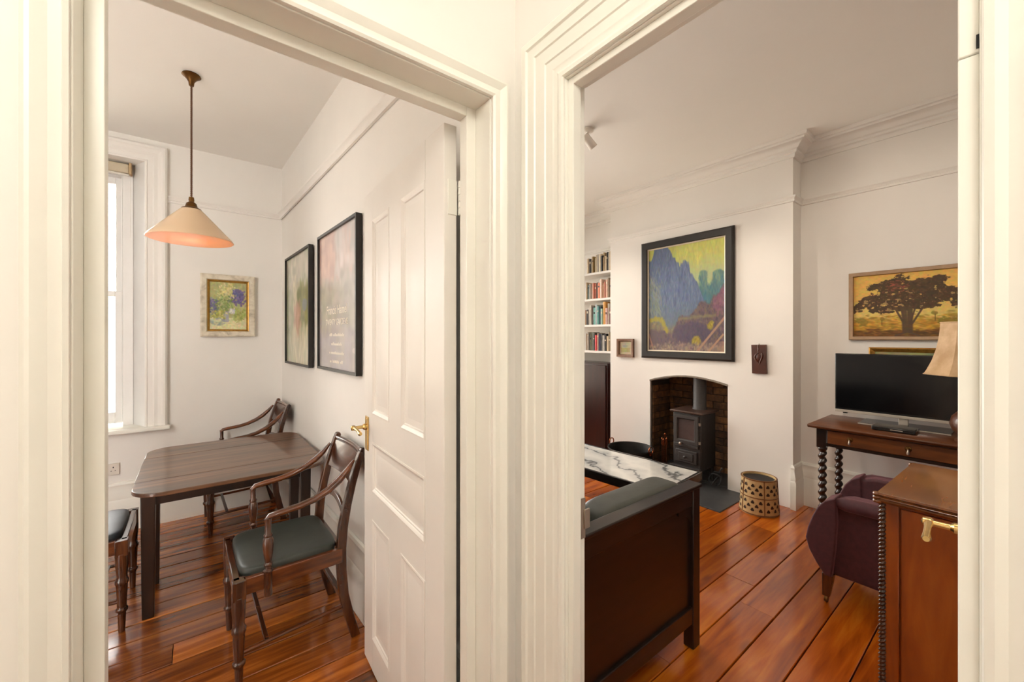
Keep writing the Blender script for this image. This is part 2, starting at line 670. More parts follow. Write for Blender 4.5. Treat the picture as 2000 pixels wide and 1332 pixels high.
edges = [-1.4 + 0.172 * i + (0.463 - 0.172 * int(0.463 / 0.172 + 20) + 1.4) % 0.172 for i in range(41)]
for a in edges:
    if a > 4.6:
        break
    yc = a + 0.086
    lo = round(a, 2)
    js = []
    if abs(a - 0.98) < 0.03:
        js = [1.66, 2.56]
    elif abs(a - 1.15) < 0.03:
        js = [3.38]
    elif abs(a - 0.81) < 0.03:
        js = [2.35]
    elif random.random() < 0.6:
        js = [random.choice([1.4, 1.9, 2.3, 2.8, 3.2])]
    lay(floorR, 0.80, 3.955 if CY0 < a and a + 0.172 < CY1 else 4.14, yc, 0.172, js, 'floorR')
yy = AY3 - 0.02
k = 0
while yy < 4.17:
    w = [0.142, 0.150, 0.138, 0.146][k % 4]
    js = [] if random.random() < 0.8 else [random.choice([-0.6, 0.25])]
    if abs(yy - 2.35) < 0.1:
        js = [-0.08]
    lay(floorL, -2.25, PX(yy) + 0.01, yy + w / 2, w, js, 'floorL')
    yy += w
    k += 1

# ceilings
wall('ceiling_dining', MB().box(-2.3, 0.80, 1.0, 4.3, CL, CL + 0.15), 'plain pale ceiling of the dining room', 'ceil')
wall('ceiling_sitting', MB().box(0.78, 4.5, -1.45, 5.4, CR, CR + 0.15), 'plain pale ceiling of the sitting room', 'ceil')
wall('ceiling_hall', MB().box(-1.5, 0.78, -1.8, 1.0, 2.90, 3.0), 'hall ceiling above the doors', 'ceil')

# wall A (dining doorway)
mb = MB()
mb.box(-1.5, AL - 0.019, AY0, AY3, 0, 3.05)
mb.box(AR + 0.019, 0.80, AY0, AY3, 0, 3.05)
mb.box(AL - 0.019, AR + 0.019, AY0, AY3, AH + 0.019, 3.05)
wall('wall_hall_left', mb, 'cream hall wall around the dining room doorway')
# wall B (sitting doorway)
mb = MB()
mb.box(BX0, BX1, BY1 + 0.011, AY0, 0, 3.12)
mb.box(BX0, BX1, -1.8, BY0 - 0.011, 0, 3.12)
mb.box(BX0, BX1, BY0 - 0.011, BY1 + 0.011, BH + 0.011, 3.12)
wall('wall_hall_right', mb, 'cream hall wall around the sitting room doorway')
# hall rest
wall('wall_hall_back', MB().box(-1.6, 0.8, -1.9, -1.8, 0, 3.05), 'hall wall behind the camera')
wall('wall_hall_side', MB().box(-1.6, -1.5, -1.8, AY3, 0, 3.05), 'far hall wall left of the dining doorway')

# poster wall (slightly out of square)
mb = MB()
mb.prism([(PX(AY3), AY3), (0.80, AY3), (0.80, WY + 0.25), (PX(WY), WY + 0.25)], lambda u, v, t: (u, v, t), 0, 3.12)
wall('wall_posters', mb, 'pale dining room wall hung with the two glazed posters')
wall('wall_dining_far', MB().box(-2.4, -2.25, AY0, WY + 0.25, 0, 3.1), 'dining room wall opposite the posters')
# window wall with splayed opening
WX0, WX1 = -1.36, -0.302
WZ0, WZ1 = 0.76, 2.79
mb = MB()
mb.box(WX1, PX(WY) + 0.02, WY, WY + 0.25, 0, 3.1)
mb.box(-2.3, WX0, WY, WY + 0.25, 0, 3.1)
mb.box(WX0, WX1, WY, WY + 0.25, 0, WZ0)
mb.box(WX0, WX1, WY, WY + 0.25, WZ1, 3.1)
wall('wall_window', mb, 'pale dining room wall with the sash window')

# sitting room outer walls
mb = MB()
mb.box(ALX, ALX + 0.3, -1.4, CY0, 0, 3.12)
wall('wall_alcove_right', mb, 'sitting room wall behind the television')
wall('wall_alcove_left', MB().box(ALXL, ALXL + 0.2, CY1, 5.35, 0, 3.12), 'alcove wall behind the bookshelves')
wall('wall_sitting_near', MB().box(0.8, 4.45, -1.5, -1.4, 0, 3.12), 'sitting room wall to the right, out of view')
mb = MB()
mb.box(0.8, 1.05, 4.75, 4.95, 0, 3.12)
mb.box(3.95, 4.5, 4.75, 4.95, 0, 3.12)
mb.box(1.05, 3.95, 4.75, 4.95, 0, 0.45)
mb.box(1.05, 3.95, 4.75, 4.95, 2.8, 3.12)
wall('wall_sitting_window', mb, 'sitting room wall with the front window, out of view')
wall('wall_sitting_side', MB().box(BX1, BX1 + 0.01, AY0, 4.75, 0, 3.12), 'sitting room wall behind the sofa')

# chimney breast
OY0, OY1 = 1.75, 2.58
arch = []
for i in range(13):
    t = i / 12
    yv = OY0 + (OY1 - OY0) * t
    arch.append((yv, 0.992 - 0.02 * t + 0.065 * math.sin(PI * t) ** 0.9))
poly = [(CY0, 0), (OY0, 0)] + arch + [(OY1, 0), (CY1, 0), (CY1, 3.12), (CY0, 3.12)]
mb = MB()
mb.prism(poly, lambda u, v, t: (t, u, v), CHX, 4.36)
chim = wall('wall_chimney_breast', mb, 'white chimney breast with the arched fireplace opening')
mb = MB()
mb.tube([(CHX - 0.001, a, b - 0.004) for a, b in arch], 0.010, 6)
mb.build('arch_edge', 'chipped', chim)
# fireplace lining: mortar back and bricks
mb = MB()
mb.box(4.355, 4.44, OY0 - 0.1, OY1 + 0.1, 0, 1.2)
mb.build('mortar_bed', 'mortar', chim)
MB().box(3.985, 4.36, OY1 - 0.012, OY1 + 0.0, 0, 0.96).build('mortar_bed', 'mortar', chim)


def brick(parent, x0, x1, y0, y1, z0, z1):
    d = 0.004
    mbk = MB()
    j = lambda: random.uniform(-0.003, 0.003)
    mbk.box(x0 + j(), x1, y0 + d, y1 - d, z0 + d, z1 - d)
    return mbk.build('brick', 'brick', parent, smooth=0)


bh, bl = 0.075, 0.225
for r in range(14):
    off = (r % 2) * bl / 2
    yv = OY0 - 0.02 - off
    while yv < OY1 + 0.0:
        a, b = max(yv, OY0 - 0.02), min(yv + bl, OY1 - 0.005)
        if b - a > 0.03:
            brick(chim, 4.338, 4.36, a, b, 0.012 + r * bh, 0.012 + (r + 1) * bh)
        yv += bl
for r in range(12):
    off = (r % 2) * bl / 2
    xv = 3.99 - off
    while xv < 4.33:
        a, b = max(xv, 3.99), min(xv + bl, 4.335)
        z0_, z1_ = 0.012 + r * bh, 0.012 + (r + 1) * bh
        if b - a > 0.03:
            mbk = MB()
            jj = random.uniform(-0.003, 0.003)
            mbk.box(a + 0.004, b - 0.004, OY1 - 0.022 + jj, OY1 - 0.012, z0_ + 0.004, min(z1_ - 0.004, 0.955))
            mbk.build('brick', 'brick', chim, smooth=0)
        xv += bl

# hearth
mb = MB()
mb.box(3.40, CHX + 0.01, 1.565, 2.78, -0.02, 0.008)
mb.box(CHX + 0.005, 4.34, OY0 + 0.004, OY1 - 0.03, -0.02, 0.03)
struct(mb.build('floor_hearth', 'slate', bevel=0.004), 'dark slate hearth in front of the stove')

# cornice, picture rails, baseboards
path = [(ALX, -1.4), (ALX, CY0), (CHX, CY0), (CHX, CY1), (ALXL, CY1), (ALXL, 4.75)]
corn = [(0.0, 2.955), (0.014, 2.955), (0.018, 2.968), (0.018, 2.985), (0.034, 2.992), (0.036, 3.010), (0.052, 3.016), (0.068, 3.034),
        (0.092, 3.050), (0.112, 3.056), (0.114, 3.070), (0.132, 3.074), (0.136, 3.09), (0.136, 3.101), (0.0, 3.101)]
struct(MB().sweep(path, corn, XY()).build('trim_cornice', 'wall', smooth=25), 'moulded plaster cornice round the sitting room ceiling')
rail = [(0, 0), (0.012, 0.002), (0.016, 0.014), (0.010, 0.020), (0.016, 0.030), (0.026, 0.040), (0.028, 0.050), (0.0, 0.052)]
struct(MB().sweep(path, [(a, 2.585 + b) for a, b in rail], XY()).build('trim_picture_rail_sitting', 'wall', smooth=25), 'picture rail on the chimney breast and alcoves')
struct(MB().sweep([(PX(AY3), AY3), (PX(WY), WY), (-0.172, WY)], [(a, 2.505 + b) for a, b in rail], XY()).build('trim_picture_rail_dining', 'wall', smooth=25),
       'picture rail round the dining room')
skirt = [(0, 0), (0.030, 0), (0.030, 0.225), (0.024, 0.240), (0.026, 0.262), (0.018, 0.300), (0.014, 0.330), (0.018, 0.345), (0.012, 0.362), (0, 0.366)]
struct(MB().sweep([(PX(AY3), AY3), (PX(WY), WY), (-2.25, WY)], skirt, XY()).build('baseboard_dining', 'gloss', smooth=25), 'tall moulded skirting round the dining room')
struct(MB().sweep([(ALX, -1.4), (ALX, CY0), (CHX, CY0), (CHX, CY0 + 0.012)], skirt, XY()).build('baseboard_sitting', 'gloss', smooth=25), 'tall moulded skirting by the chimney breast')
# skirting lines at the gap under the board
# ------------------------------------------------------------------ doorway trims
def lining(name, mbx, parent):
    return mbx.build(name, 'gloss', parent, bevel=0.0015)


t1 = struct(thing('trim_dining_door', ((AL + AR) / 2, AY0, 0), 'cream painted frame of the dining room doorway'))
mb = MB()
mb.box(AL - 0.02, AL, AY0 + 0.001, AY3 + 0.004, 0, AH)
lining('lining', mb, t1)
mb = MB()
mb.box(AR, AR + 0.02, AY0 + 0.001, AY3 + 0.004, 0, AH)
lining('lining', mb, t1)
mb = MB()
mb.box(AL - 0.02, AR + 0.02, AY0 + 0.001, AY3 + 0.004, AH, AH + 0.02)
lining('lining', mb, t1)
for a, b, z0_, z1_ in ((AL, AL + 0.026, 0, AH), (AR - 0.031, AR, 0, AH), (AL + 0.026, AR - 0.031, AH - 0.027, AH)):
    lining('stop', MB().box(a, b, AY1, AY2, z0_, z1_), t1)
profA = [(0.003, 0), (0.003, 0.010), (0.009, 0.014), (0.011, 0.011), (0.024, 0.014), (0.034, 0.021), (0.040, 0.024), (0.045, 0.024), (0.052, 0.014), (0.052, 0)]
MB().sweep([(AL, 0), (AL, AH), (AR, AH), (AR, 0)], profA, lambda u, v, b: (u, AY0 - b, v)).build('architrave', 'gloss', t1, smooth=20)

t2 = struct(thing('trim_sitting_door', (BX0, (BY0 + BY1) / 2, 0), 'cream painted frame of the sitting room doorway'))
lining('lining', MB().box(BX0 + 0.001, BX1 + 0.002, BY1, BY1 + 0.012, 0, BH), t2)
lining('lining', MB().box(BX0 + 0.001, BX1 + 0.002, BY0 - 0.012, BY0, 0, BH), t2)
lining('lining', MB().box(BX0 + 0.001, BX1 + 0.002, BY0 - 0.012, BY1 + 0.012, BH, BH + 0.012), t2)
for a, b, z0_, z1_ in ((BY0, BY0 + 0.018, 0, 1.790), (BY0, BY0 + 0.018, 1.7915, BH), (BY1 - 0.018, BY1, 0, BH), (BY0 + 0.018, BY1 - 0.018, BH - 0.018, BH)):
    lining('stop', MB().box(BX0 + 0.01, BX0 + 0.038, a, b, z0_, z1_), t2)
profB = [(0.002, 0), (0.002, 0.010), (0.004, 0.016), (0.012, 0.019), (0.018, 0.014), (0.022, 0.010), (0.030, 0.012), (0.036, 0.016), (0.060, 0.017),
         (0.063, 0.022), (0.080, 0.021), (0.096, 0.024), (0.099, 0.030), (0.112, 0.027), (0.126, 0.028), (0.130, 0.036), (0.146, 0.037), (0.152, 0.030), (0.155, 0.014), (0.155, 0)]
# path runs so that the offset points away from the opening
MB().sweep([(-BY1, 0), (-BY1, BH), (-BY0, BH), (-BY0, 0)], [(a, b * 0.6) for a, b in profB], lambda u, v, b: (BX0 - b, -u, v)).build('architrave', 'gloss', t2, smooth=20)
MB().box(BX0 + 0.0075, BX0 + 0.0105, BY0 + 0.0005, BY0 + 0.003, 1.796, 1.812).build('paint_chip', 'cable', t2)
# keep (strike plate) on the jamb
mb = MB()
mb.box(BX0 + 0.040, BX1 + 0.003, BY1 - 0.002, BY1, 0.925, 1.03)
mb.box(BX1 - 0.004, BX1 + 0.016, BY1 - 0.006, BY1 - 0.0015, 0.95, 1.0)
mb.build('strike_plate', 'steel', t2, bevel=0.001)

# ------------------------------------------------------------------ doors
def lever_handle(parent, org, out, along, mat='brass'):
    """backplate + lever; org = plate centre, out = unit vector away from the door, along = lever direction"""
    o, n, a = Vector(org), Vector(out), Vector(along)
    zc = Vector((0, 0, 1))
    T = Matrix((list(a) + [0], list(n) + [0], list(zc) + [0], [0, 0, 0, 1])).transposed()
    T = Matrix.Translation(o) @ T
    mbp = MB()
    mbp.box(-0.021, 0.021, 0, 0.004, -0.075, 0.075, T=T)
    mbp.box(-0.017, 0.017, 0.004, 0.006, -0.068, 0.068, T=T)
    h = mbp.build('handle', mat, parent, bevel=0.0015)
    m2 = MB()
    R = T @ Matrix.Translation((0, 0.004, 0.03)) @ Matrix.Rotation(-PI / 2, 4, 'X')
    m2.lathe([(0.0135, 0), (0.0135, 0.012), (0.008, 0.018), (0.0075, 0.046), (0.011, 0.050), (0.011, 0.064), (0.0, 0.068)], n=18, T=R)
    pts = [T @ Vector((x_, 0.058, 0.03 + z_)) for x_, z_ in ((-0.012, 0), (0.02, 0.001), (0.05, 0.0), (0.075, -0.003), (0.092, -0.008), (0.104, -0.006))]
    m2.tube(pts, [0.010, 0.0075, 0.0065, 0.007, 0.009, 0.006], 12)
    m2.build('lever', mat, h)
    return h


def door_leaf(name, pin, rz, label, width, panels, z1, side_handles, thick=0.042, hz=1.02):
    """local: hinge at origin, leaf along +y, visible face at -x"""
    d = thing(name, (0, 0, 0), label)
    struct(d)
    x0, x1 = -0.006 - thick, -0.006
    y0, y1 = 0.010, 0.010 + width
    ys = sorted({y0, y1} | {p[0] for p in panels} | {p[1] for p in panels})
    pa = [p[0] for p in panels]
    sl, sr = min(pa), max(p[1] for p in panels)
    MB().box(x0, x1, y0, sl, 0.008, z1).build('stile', 'doorpaint', d, bevel=0.002)
    MB().box(x0, x1, sr, y1, 0.008, z1).build('stile', 'doorpaint', d, bevel=0.002)
    zr = sorted({(p[2], p[3]) for p in panels})
    prev = 0.008
    for a, b in zr:
        MB().box(x0, x1, sl, sr, prev, a).build('rail', 'doorpaint', d)
        prev = b
        row = sorted([p for p in panels if p[2] == a])
        for q, w in zip(row[:-1], row[1:]):
            MB().box(x0, x1, q[1], w[0], a, b).build('muntin', 'doorpaint', d)
    MB().box(x0, x1, sl, sr, prev, z1).build('rail', 'doorpaint', d)
    for a, b, c, e in panels:
        p = MB().box(x0 + 0.008, x1 - 0.008, a, b, c, e).build('panel', 'doorpaint', d)
        for sx, dx in ((x0, 1), (x1, -1)):
            # moulding round the panel and a raised field
            prof = [(0.0, 0.0), (0.0, -0.002), (0.006, -0.003), (0.013, 0.0), (0.017, 0.003), (0.021, 0.004), (0.024, 0.008), (0.0, 0.008)]
            MB().sweep([(a, c), (b, c), (b, e), (a, e)], prof, lambda u, v, t, sx=sx, dx=dx: (sx + dx * t, u, v), closed=True).build('moulding', 'doorpaint', p, smooth=20)
            f = MB()
            m = 0.055
            f.hexa([(sx + dx * 0.0085, a + m - 0.012, c + m - 0.012), (sx + dx * 0.0085, b - m + 0.012, c + m - 0.012), (sx + dx * 0.0085, b - m + 0.012, e - m + 0.012), (sx + dx * 0.0085, a + m - 0.012, e - m + 0.012)],
                   [(sx + dx * 0.006, a + m, c + m), (sx + dx * 0.006, b - m, c + m), (sx + dx * 0.006, b - m, e - m), (sx + dx * 0.006, a + m, e - m)])
            f.build('raised_field', 'doorpaint', p, smooth=20)
    # hinges
    for zc in (0.27, 1.815):
        h = MB()
        h.box(x0 + 0.012, x1, y0 - 0.003, y0 + 0.0005, zc, zc + 0.105)
        h.build('hinge', 'gloss', d, bevel=0.001)
        for q in range(5):
            kn = MB()
            kn.lathe([(0.0, 0), (0.0065, 0.0005), (0.0065, 0.0195), (0.0, 0.02)], (0.002, 0.002, zc + 0.001 + q * 0.0206), 12)
            kn.build('hinge_knuckle', 'gloss', d)
    for sgn in side_handles:
        xx = x0 if sgn < 0 else x1
        lever_handle(d, (xx, y1 - 0.045, hz), (sgn, 0, 0), (0, -1, 0))
    d.location = pin
    d.rotation_euler = (0, 0, rz)
    return d


PAN = [(0.145, 0.355, 1.115, 1.955), (0.480, 0.690, 1.115, 1.955), (0.145, 0.690, 0.78, 0.995), (0.145, 0.355, 0.145, 0.66), (0.480, 0.690, 0.145, 0.66)]
door_leaf('door_1', (0.628, 1.055, 0), math.radians(-1.9), 'white five-panel door standing open against the poster wall', 0.795, PAN, 2.085, (-1, 1))
PANB = [(0.11, 0.28, 1.115, 1.94), (0.37, 0.54, 1.115, 1.94), (0.11, 0.54, 0.78, 0.995), (0.11, 0.28, 0.145, 0.66), (0.37, 0.54, 0.145, 0.66)]
# sitting-room door: hinged on the right jamb, standing open into the room; local +y -> world +x
door_leaf('door_2', (BX1 + 0.012, 0.012, 0), math.radians(-86.3), 'white door of the sitting room, only its brass lever shows past the frame', 0.645, PANB, 2.07, (-1, 1), thick=0.035, hz=0.965)

# ------------------------------------------------------------------ sash window
w1 = struct(thing('window_1', ((WX0 + WX1) / 2, WY, WZ0), 'white sash window at the left edge of the dining room'))
GY = 4.37
# splayed reveals
for s_, xa in ((1, WX1), (-1, WX0)):
    xb = xa - s_ * 0.078
    mb = MB()
    mb.hexa([(xa, WY - 0.002, WZ0), (xa + s_ * 0.02, WY + 0.2, WZ0), (xb + s_ * 0.001, WY + 0.2, WZ0), (xb, WY + 0.15, WZ0)],
            [(xa, WY - 0.002, WZ1), (xa + s_ * 0.02, WY + 0.2, WZ1), (xb + s_ * 0.001, WY + 0.2, WZ1), (xb, WY + 0.15, WZ1)])
    mb.build('reveal', 'sash', w1)
    mb = MB()
    mb.box(min(xb, xb - s_ * 0.06), max(xb, xb - s_ * 0.06), WY + 0.145, WY + 0.22, WZ0, WZ1)
    mb.build('box_frame', 'sash', w1, bevel=0.003)
    mb = MB()
    xc = xb - s_ * 0.06
    mb.box(min(xc, xc - s_ * 0.008), max(xc, xc - s_ * 0.008), WY + 0.150, WY + 0.168, WZ0 + 0.03, WZ1)
    mb.build('staff_bead', 'sash', w1, bevel=0.003)
FX0, FX1 = WX0 + 0.138, WX1 - 0.138
MB().box(FX0, FX1, WY + 0.145, WY + 0.22, WZ1 - 0.10, WZ1).build('head_frame', 'sash', w1, bevel=0.003)


def sash2(name, y0, z0, z1, bot, top):
    o = MB()
    o.box(FX0, FX0 + 0.045, y0, y0 + 0.035, z0, z1)
    o.box(FX1 - 0.045, FX1, y0, y0 + 0.035, z0, z1)
    o.box(FX0 + 0.045, FX1 - 0.045, y0, y0 + 0.035, z0, z0 + bot)
    o.box(FX0 + 0.045, FX1 - 0.045, y0, y0 + 0.035, z1 - top, z1)
    ob = o.build(name, 'sash', w1, bevel=0.003)
    MB().box(FX0 + 0.04, FX1 - 0.04, y0 + 0.016, y0 + 0.020, z0 + bot - 0.005, z1 - top + 0.005).build('pane', 'glass', ob)
    return ob


sash2('lower_sash', WY + 0.170, WZ0 + 0.02, 1.80, 0.085, 0.04)
sash2('upper_sash', WY + 0.208, 1.765, WZ1 - 0.10, 0.04, 0.05)
sl = MB()
sl.box(WX0 - 0.15, WX1 + 0.15, WY - 0.075, WY + 0.002, WZ0 - 0.03, WZ0)
sl.box(WX0 - 0.02, WX1 + 0.02, WY, WY + 0.23, WZ0 - 0.03, WZ0 + 0.001)
sl.build('window_sill', 'gloss', w1, bevel=0.008)
wp = [(0.0, 0), (0.0, 0.016), (0.012, 0.022), (0.016, 0.016), (0.045, 0.018), (0.055, 0.026), (0.075, 0.024), (0.095, 0.030), (0.105, 0.038), (0.120, 0.040), (0.132, 0.030), (0.132, 0)]
MB().sweep([(WX0, WZ0), (WX0, WZ1), (WX1, WZ1), (WX1, WZ0)], wp, lambda u, v, b: (u, WY - b, v)).build('architrave', 'wall', w1, smooth=20)
# roller blind cassette
bl_ = thing('roller_blind', (-0.83, WY + 0.1, WZ1 - 0.09), 'rolled-up cream roller blind at the top of the sash window', 'blind')
MB().box(-1.27, -0.40, WY + 0.085, WY + 0.135, WZ1 - 0.085, WZ1 - 0.015).build('blind_cassette', plain('blind_fabric', C(196, 184, 160), 0.6), bl_, bevel=0.006)
MB().box(-0.40, -0.385, WY + 0.078, WY + 0.140, WZ1 - 0.09, WZ1 - 0.005).build('end_bracket', plain('blind_bracket', C(188, 160, 120), 0.4), bl_, bevel=0.004)
MB().box(-1.285, -1.27, WY + 0.078, WY + 0.140, WZ1 - 0.09, WZ1 - 0.005).build('end_bracket', 'plastic', bl_, bevel=0.004)
MB().lathe([(0.0, 0), (0.008, 0.002), (0.008, 0.87), (0, 0.872)], n=12, T=Matrix.Translation((-1.27, WY + 0.10, WZ1 - 0.094)) @ Matrix.Rotation(PI / 2, 4, 'Y')).build('bottom_bar', 'plastic', bl_)
# bead chain
cc = MB()
for i in range(60):
    cc.lathe([(0, -0.0022), (0.002, -0.001), (0.002, 0.001), (0, 0.0022)], (-0.392, WY + 0.09, WZ1 - 0.10 - i * 0.008), 6)
cc.build('bead_chain', 'plastic', bl_)

# second window of the sitting room (behind the frame)
w2 = struct(thing('window_2', (2.5, 4.75, 0.45), 'sitting room window, outside the picture'))
fr_ = MB()
for a, b in ((1.05, 1.12), (1.97, 2.04), (2.96, 3.03), (3.88, 3.95)):
    fr_.box(a, b, 4.82, 4.88, 0.45, 2.8)
for a, b in ((0.45, 0.54), (1.62, 1.67), (2.73, 2.8)):
    fr_.box(1.05, 3.95, 4.825, 4.875, a, b)
fr_.build('sash_frame', 'sash', w2, bevel=0.003)
MB().box(1.08, 3.92, 4.848, 4.852, 0.5, 2.76).build('pane', 'glass', w2)

# outside: pale garden wall and facing house seen burnt out through the panes
ow = thing('neighbouring_house', (-1.5, 9.0, -3.0), 'pale rendered house glimpsed through the sash window', 'house')
MB().box(-6, 5, 9.0, 9.4, -3.0, 1.9).build('house_wall', 'stone', ow)
MB().box(-6.2, 5.2, 8.9, 9.5, 1.9, 2.05).build('coping', 'stone', ow, bevel=0.02)

# ------------------------------------------------------------------ lamps of the place, two added spots
HLX, HLY = -0.44, -0.55
hl = thing('hall_ceiling_lamp', (HLX, HLY, 2.9), 'large hall ceiling globe behind the camera, out of view', 'lamp')
MB().lathe([(0.0, 0), (0.06, -0.001), (0.055, -0.03), (0.02, -0.05), (0.012, -0.06), (0.04, -0.075), (0.0, -0.08)], (HLX, HLY, 2.9), 24).build('ceiling_rose', 'oldbrass', hl)
MB().lathe([(0.0, 0.25)] + [(0.25 * math.sin(PI * i / 16), 0.25 * math.cos(PI * i / 16)) for i in range(1, 16)] + [(0.0, -0.25)], (HLX, HLY, 2.60), 28).build('globe', 'globe', hl)

# pendant lamp over the dining table
pc = (-0.016, 2.996)
pl = thing('pendant_lamp', (pc[0], pc[1], CL), 'cream coolie-shaped pendant lamp with peach inside hanging over the dining table', 'lamp')
MB().lathe([(0.0, CL), (0.042, CL - 0.001), (0.046, CL - 0.008), (0.038, CL - 0.014), (0.024, CL - 0.028), (0.014, CL - 0.045), (0.012, CL - 0.065), (0.0, CL - 0.068)], (pc[0], pc[1], 0), 28).build('ceiling_rose', 'oldbrass', pl)
cord = MB()
for ph in (0, PI):
    pts = []
    n = 150
    for i in range(n + 1):
        t = i / n
        a = ph + t * 2 * PI * 28
        pts.append((pc[0] + 0.0028 * math.cos(a), pc[1] + 0.0028 * math.sin(a), CL - 0.06 - t * (CL - 0.06 - 2.245)))
    cord.tube(pts, 0.0032, 6)
cord.build('twisted_flex', plain('brown_flex', C(92, 58, 34), 0.7), pl)
MB().lathe([(0.0, 2.262), (0.012, 2.258), (0.014, 2.24), (0.012, 2.232), (0.024, 2.222), (0.030, 2.20), (0.046, 2.192), (0.050, 2.184), (0.0, 2.184)], (pc[0], pc[1], 0), 28).build('gallery', 'oldbrass', pl)
zt, zb = 2.190, 2.010
MB().lathe([(0.045, zt), (0.066, zt - 0.022), (0.120, zt - 0.082), (0.172, zt - 0.140), (0.196, zb + 0.014), (0.204, zb), (0.202, zb - 0.002)], (pc[0], pc[1], 0), 48).build('shade', 'opal', pl)
o = pl.children[-1]
# the shade is an open shell: thin outer and peach inner skins
me = o.data
bm = bmesh.new(); bm.from_mesh(me)
for f in [f for f in bm.faces if len(f.verts) > 4]:
    bm.faces.remove(f)
bm.to_mesh(me); bm.free()
mb = MB()
mb.lathe([(0.043, zt - 0.002), (0.063, zt - 0.025), (0.117, zt - 0.085), (0.169, zt - 0.143), (0.193, zb + 0.012), (0.201, zb - 0.001)], (pc[0], pc[1], 0), 48)
mb.f = [f for f in mb.f if len(f) == 4]
mb.mi = [0] * len(mb.f)
mb.build('shade_lining', 'opalin', pl)
MB().lathe([(0.0, 2.175), (0.014, 2.17), (0.014, 2.135), (0.024, 2.12), (0.030, 2.095), (0.024, 2.07), (0.0, 2.062)], (pc[0], pc[1], 0), 18).build('bulb', 'bulb', pl)

# ceiling spotlights in the sitting room (first one shows past the door frame, last two are added)
def spot(loc, aim, label, energy, size=1.1):
    t = thing('ceiling_spotlight', loc, label, 'spotlight', group='sitting room ceiling spotlights')
    x, y_, z = loc
    MB().lathe([(0.0, 0), (0.045, -0.001), (0.045, -0.018), (0.010, -0.026), (0.008, -0.075), (0.0, -0.076)], loc, 20).build('ceiling_mount', 'plastic', t)
    hd = Vector((x, y_, z - 0.085))
    d = (Vector(aim) - hd).normalized()
    q = d.to_track_quat('Z', 'Y').to_matrix().to_4x4()
    T = Matrix.Translation(hd) @ q
    m = MB()
    m.lathe([(0.0, -0.045), (0.026, -0.044), (0.030, -0.038), (0.034, 0.055), (0.036, 0.075), (0.031, 0.075), (0.029, 0.060), (0.0, 0.058)], n=22, T=T)
    hdo = m.build('spot_head', 'plastic', t)
    MB().lathe([(0.0, 0.061), (0.027, 0.061), (0.0, 0.064)], n=18, T=T).build('spot_lens', 'spotglow', hdo)
    p = hd + d * 0.085
    lo = lamp('spot_beam', 'SPOT', p, energy, (1.0, 0.86, 0.70), rot=(-d).to_track_quat('Z', 'Y').to_euler(), spot_size=size, spot_blend=0.8, shadow_soft_size=0.03)
    return t


spot((2.46, 2.16, CR), (3.9, 1.75, 1.5), 'white ceiling spotlight just right of the door post', 45)
spot((2.46, 3.0, CR), (3.95, 2.9, 1.3), 'white ceiling spotlight hidden left of the door post', 40)
spot((1.35, 0.85, CR), (4.1, 0.6, 1.5), 'added white ceiling spotlight hidden above the door head', 75)  # unseen spot added to brighten the television wall
spot((1.5, 0.30, CR), (2.4, 0.5, 0.3), 'added white ceiling spotlight near the sideboard, hidden above the door head', 34)  # unseen extra light added over the sideboard corner

# ------------------------------------------------------------------ picture canvases
def fbm(h, w, cells, octv=4, seed=0):
    g = np.random.default_rng(seed)
    out = np.zeros((h, w))
    amp, tot = 1.0, 0.0
    for o_ in range(octv):
        n = cells * 2 ** o_
        r = g.random((n + 2, n + 2))
        yy_, xx_ = np.linspace(0, n, h), np.linspace(0, n, w)
        i, j = yy_.astype(int), xx_.astype(int)
        fy, fx = (yy_ - i)[:, None], (xx_ - j)[None, :]
        fy, fx = fy * fy * (3 - 2 * fy), fx * fx * (3 - 2 * fx)
        a = r[np.ix_(i, j)]; b = r[np.ix_(i, j + 1)]; c = r[np.ix_(i + 1, j)]; d = r[np.ix_(i + 1, j + 1)]
        out += amp * (a * (1 - fx) * (1 - fy) + b * fx * (1 - fy) + c * (1 - fx) * fy + d * fx * fy)
        tot += amp
        amp *= 0.5
    return out / tot


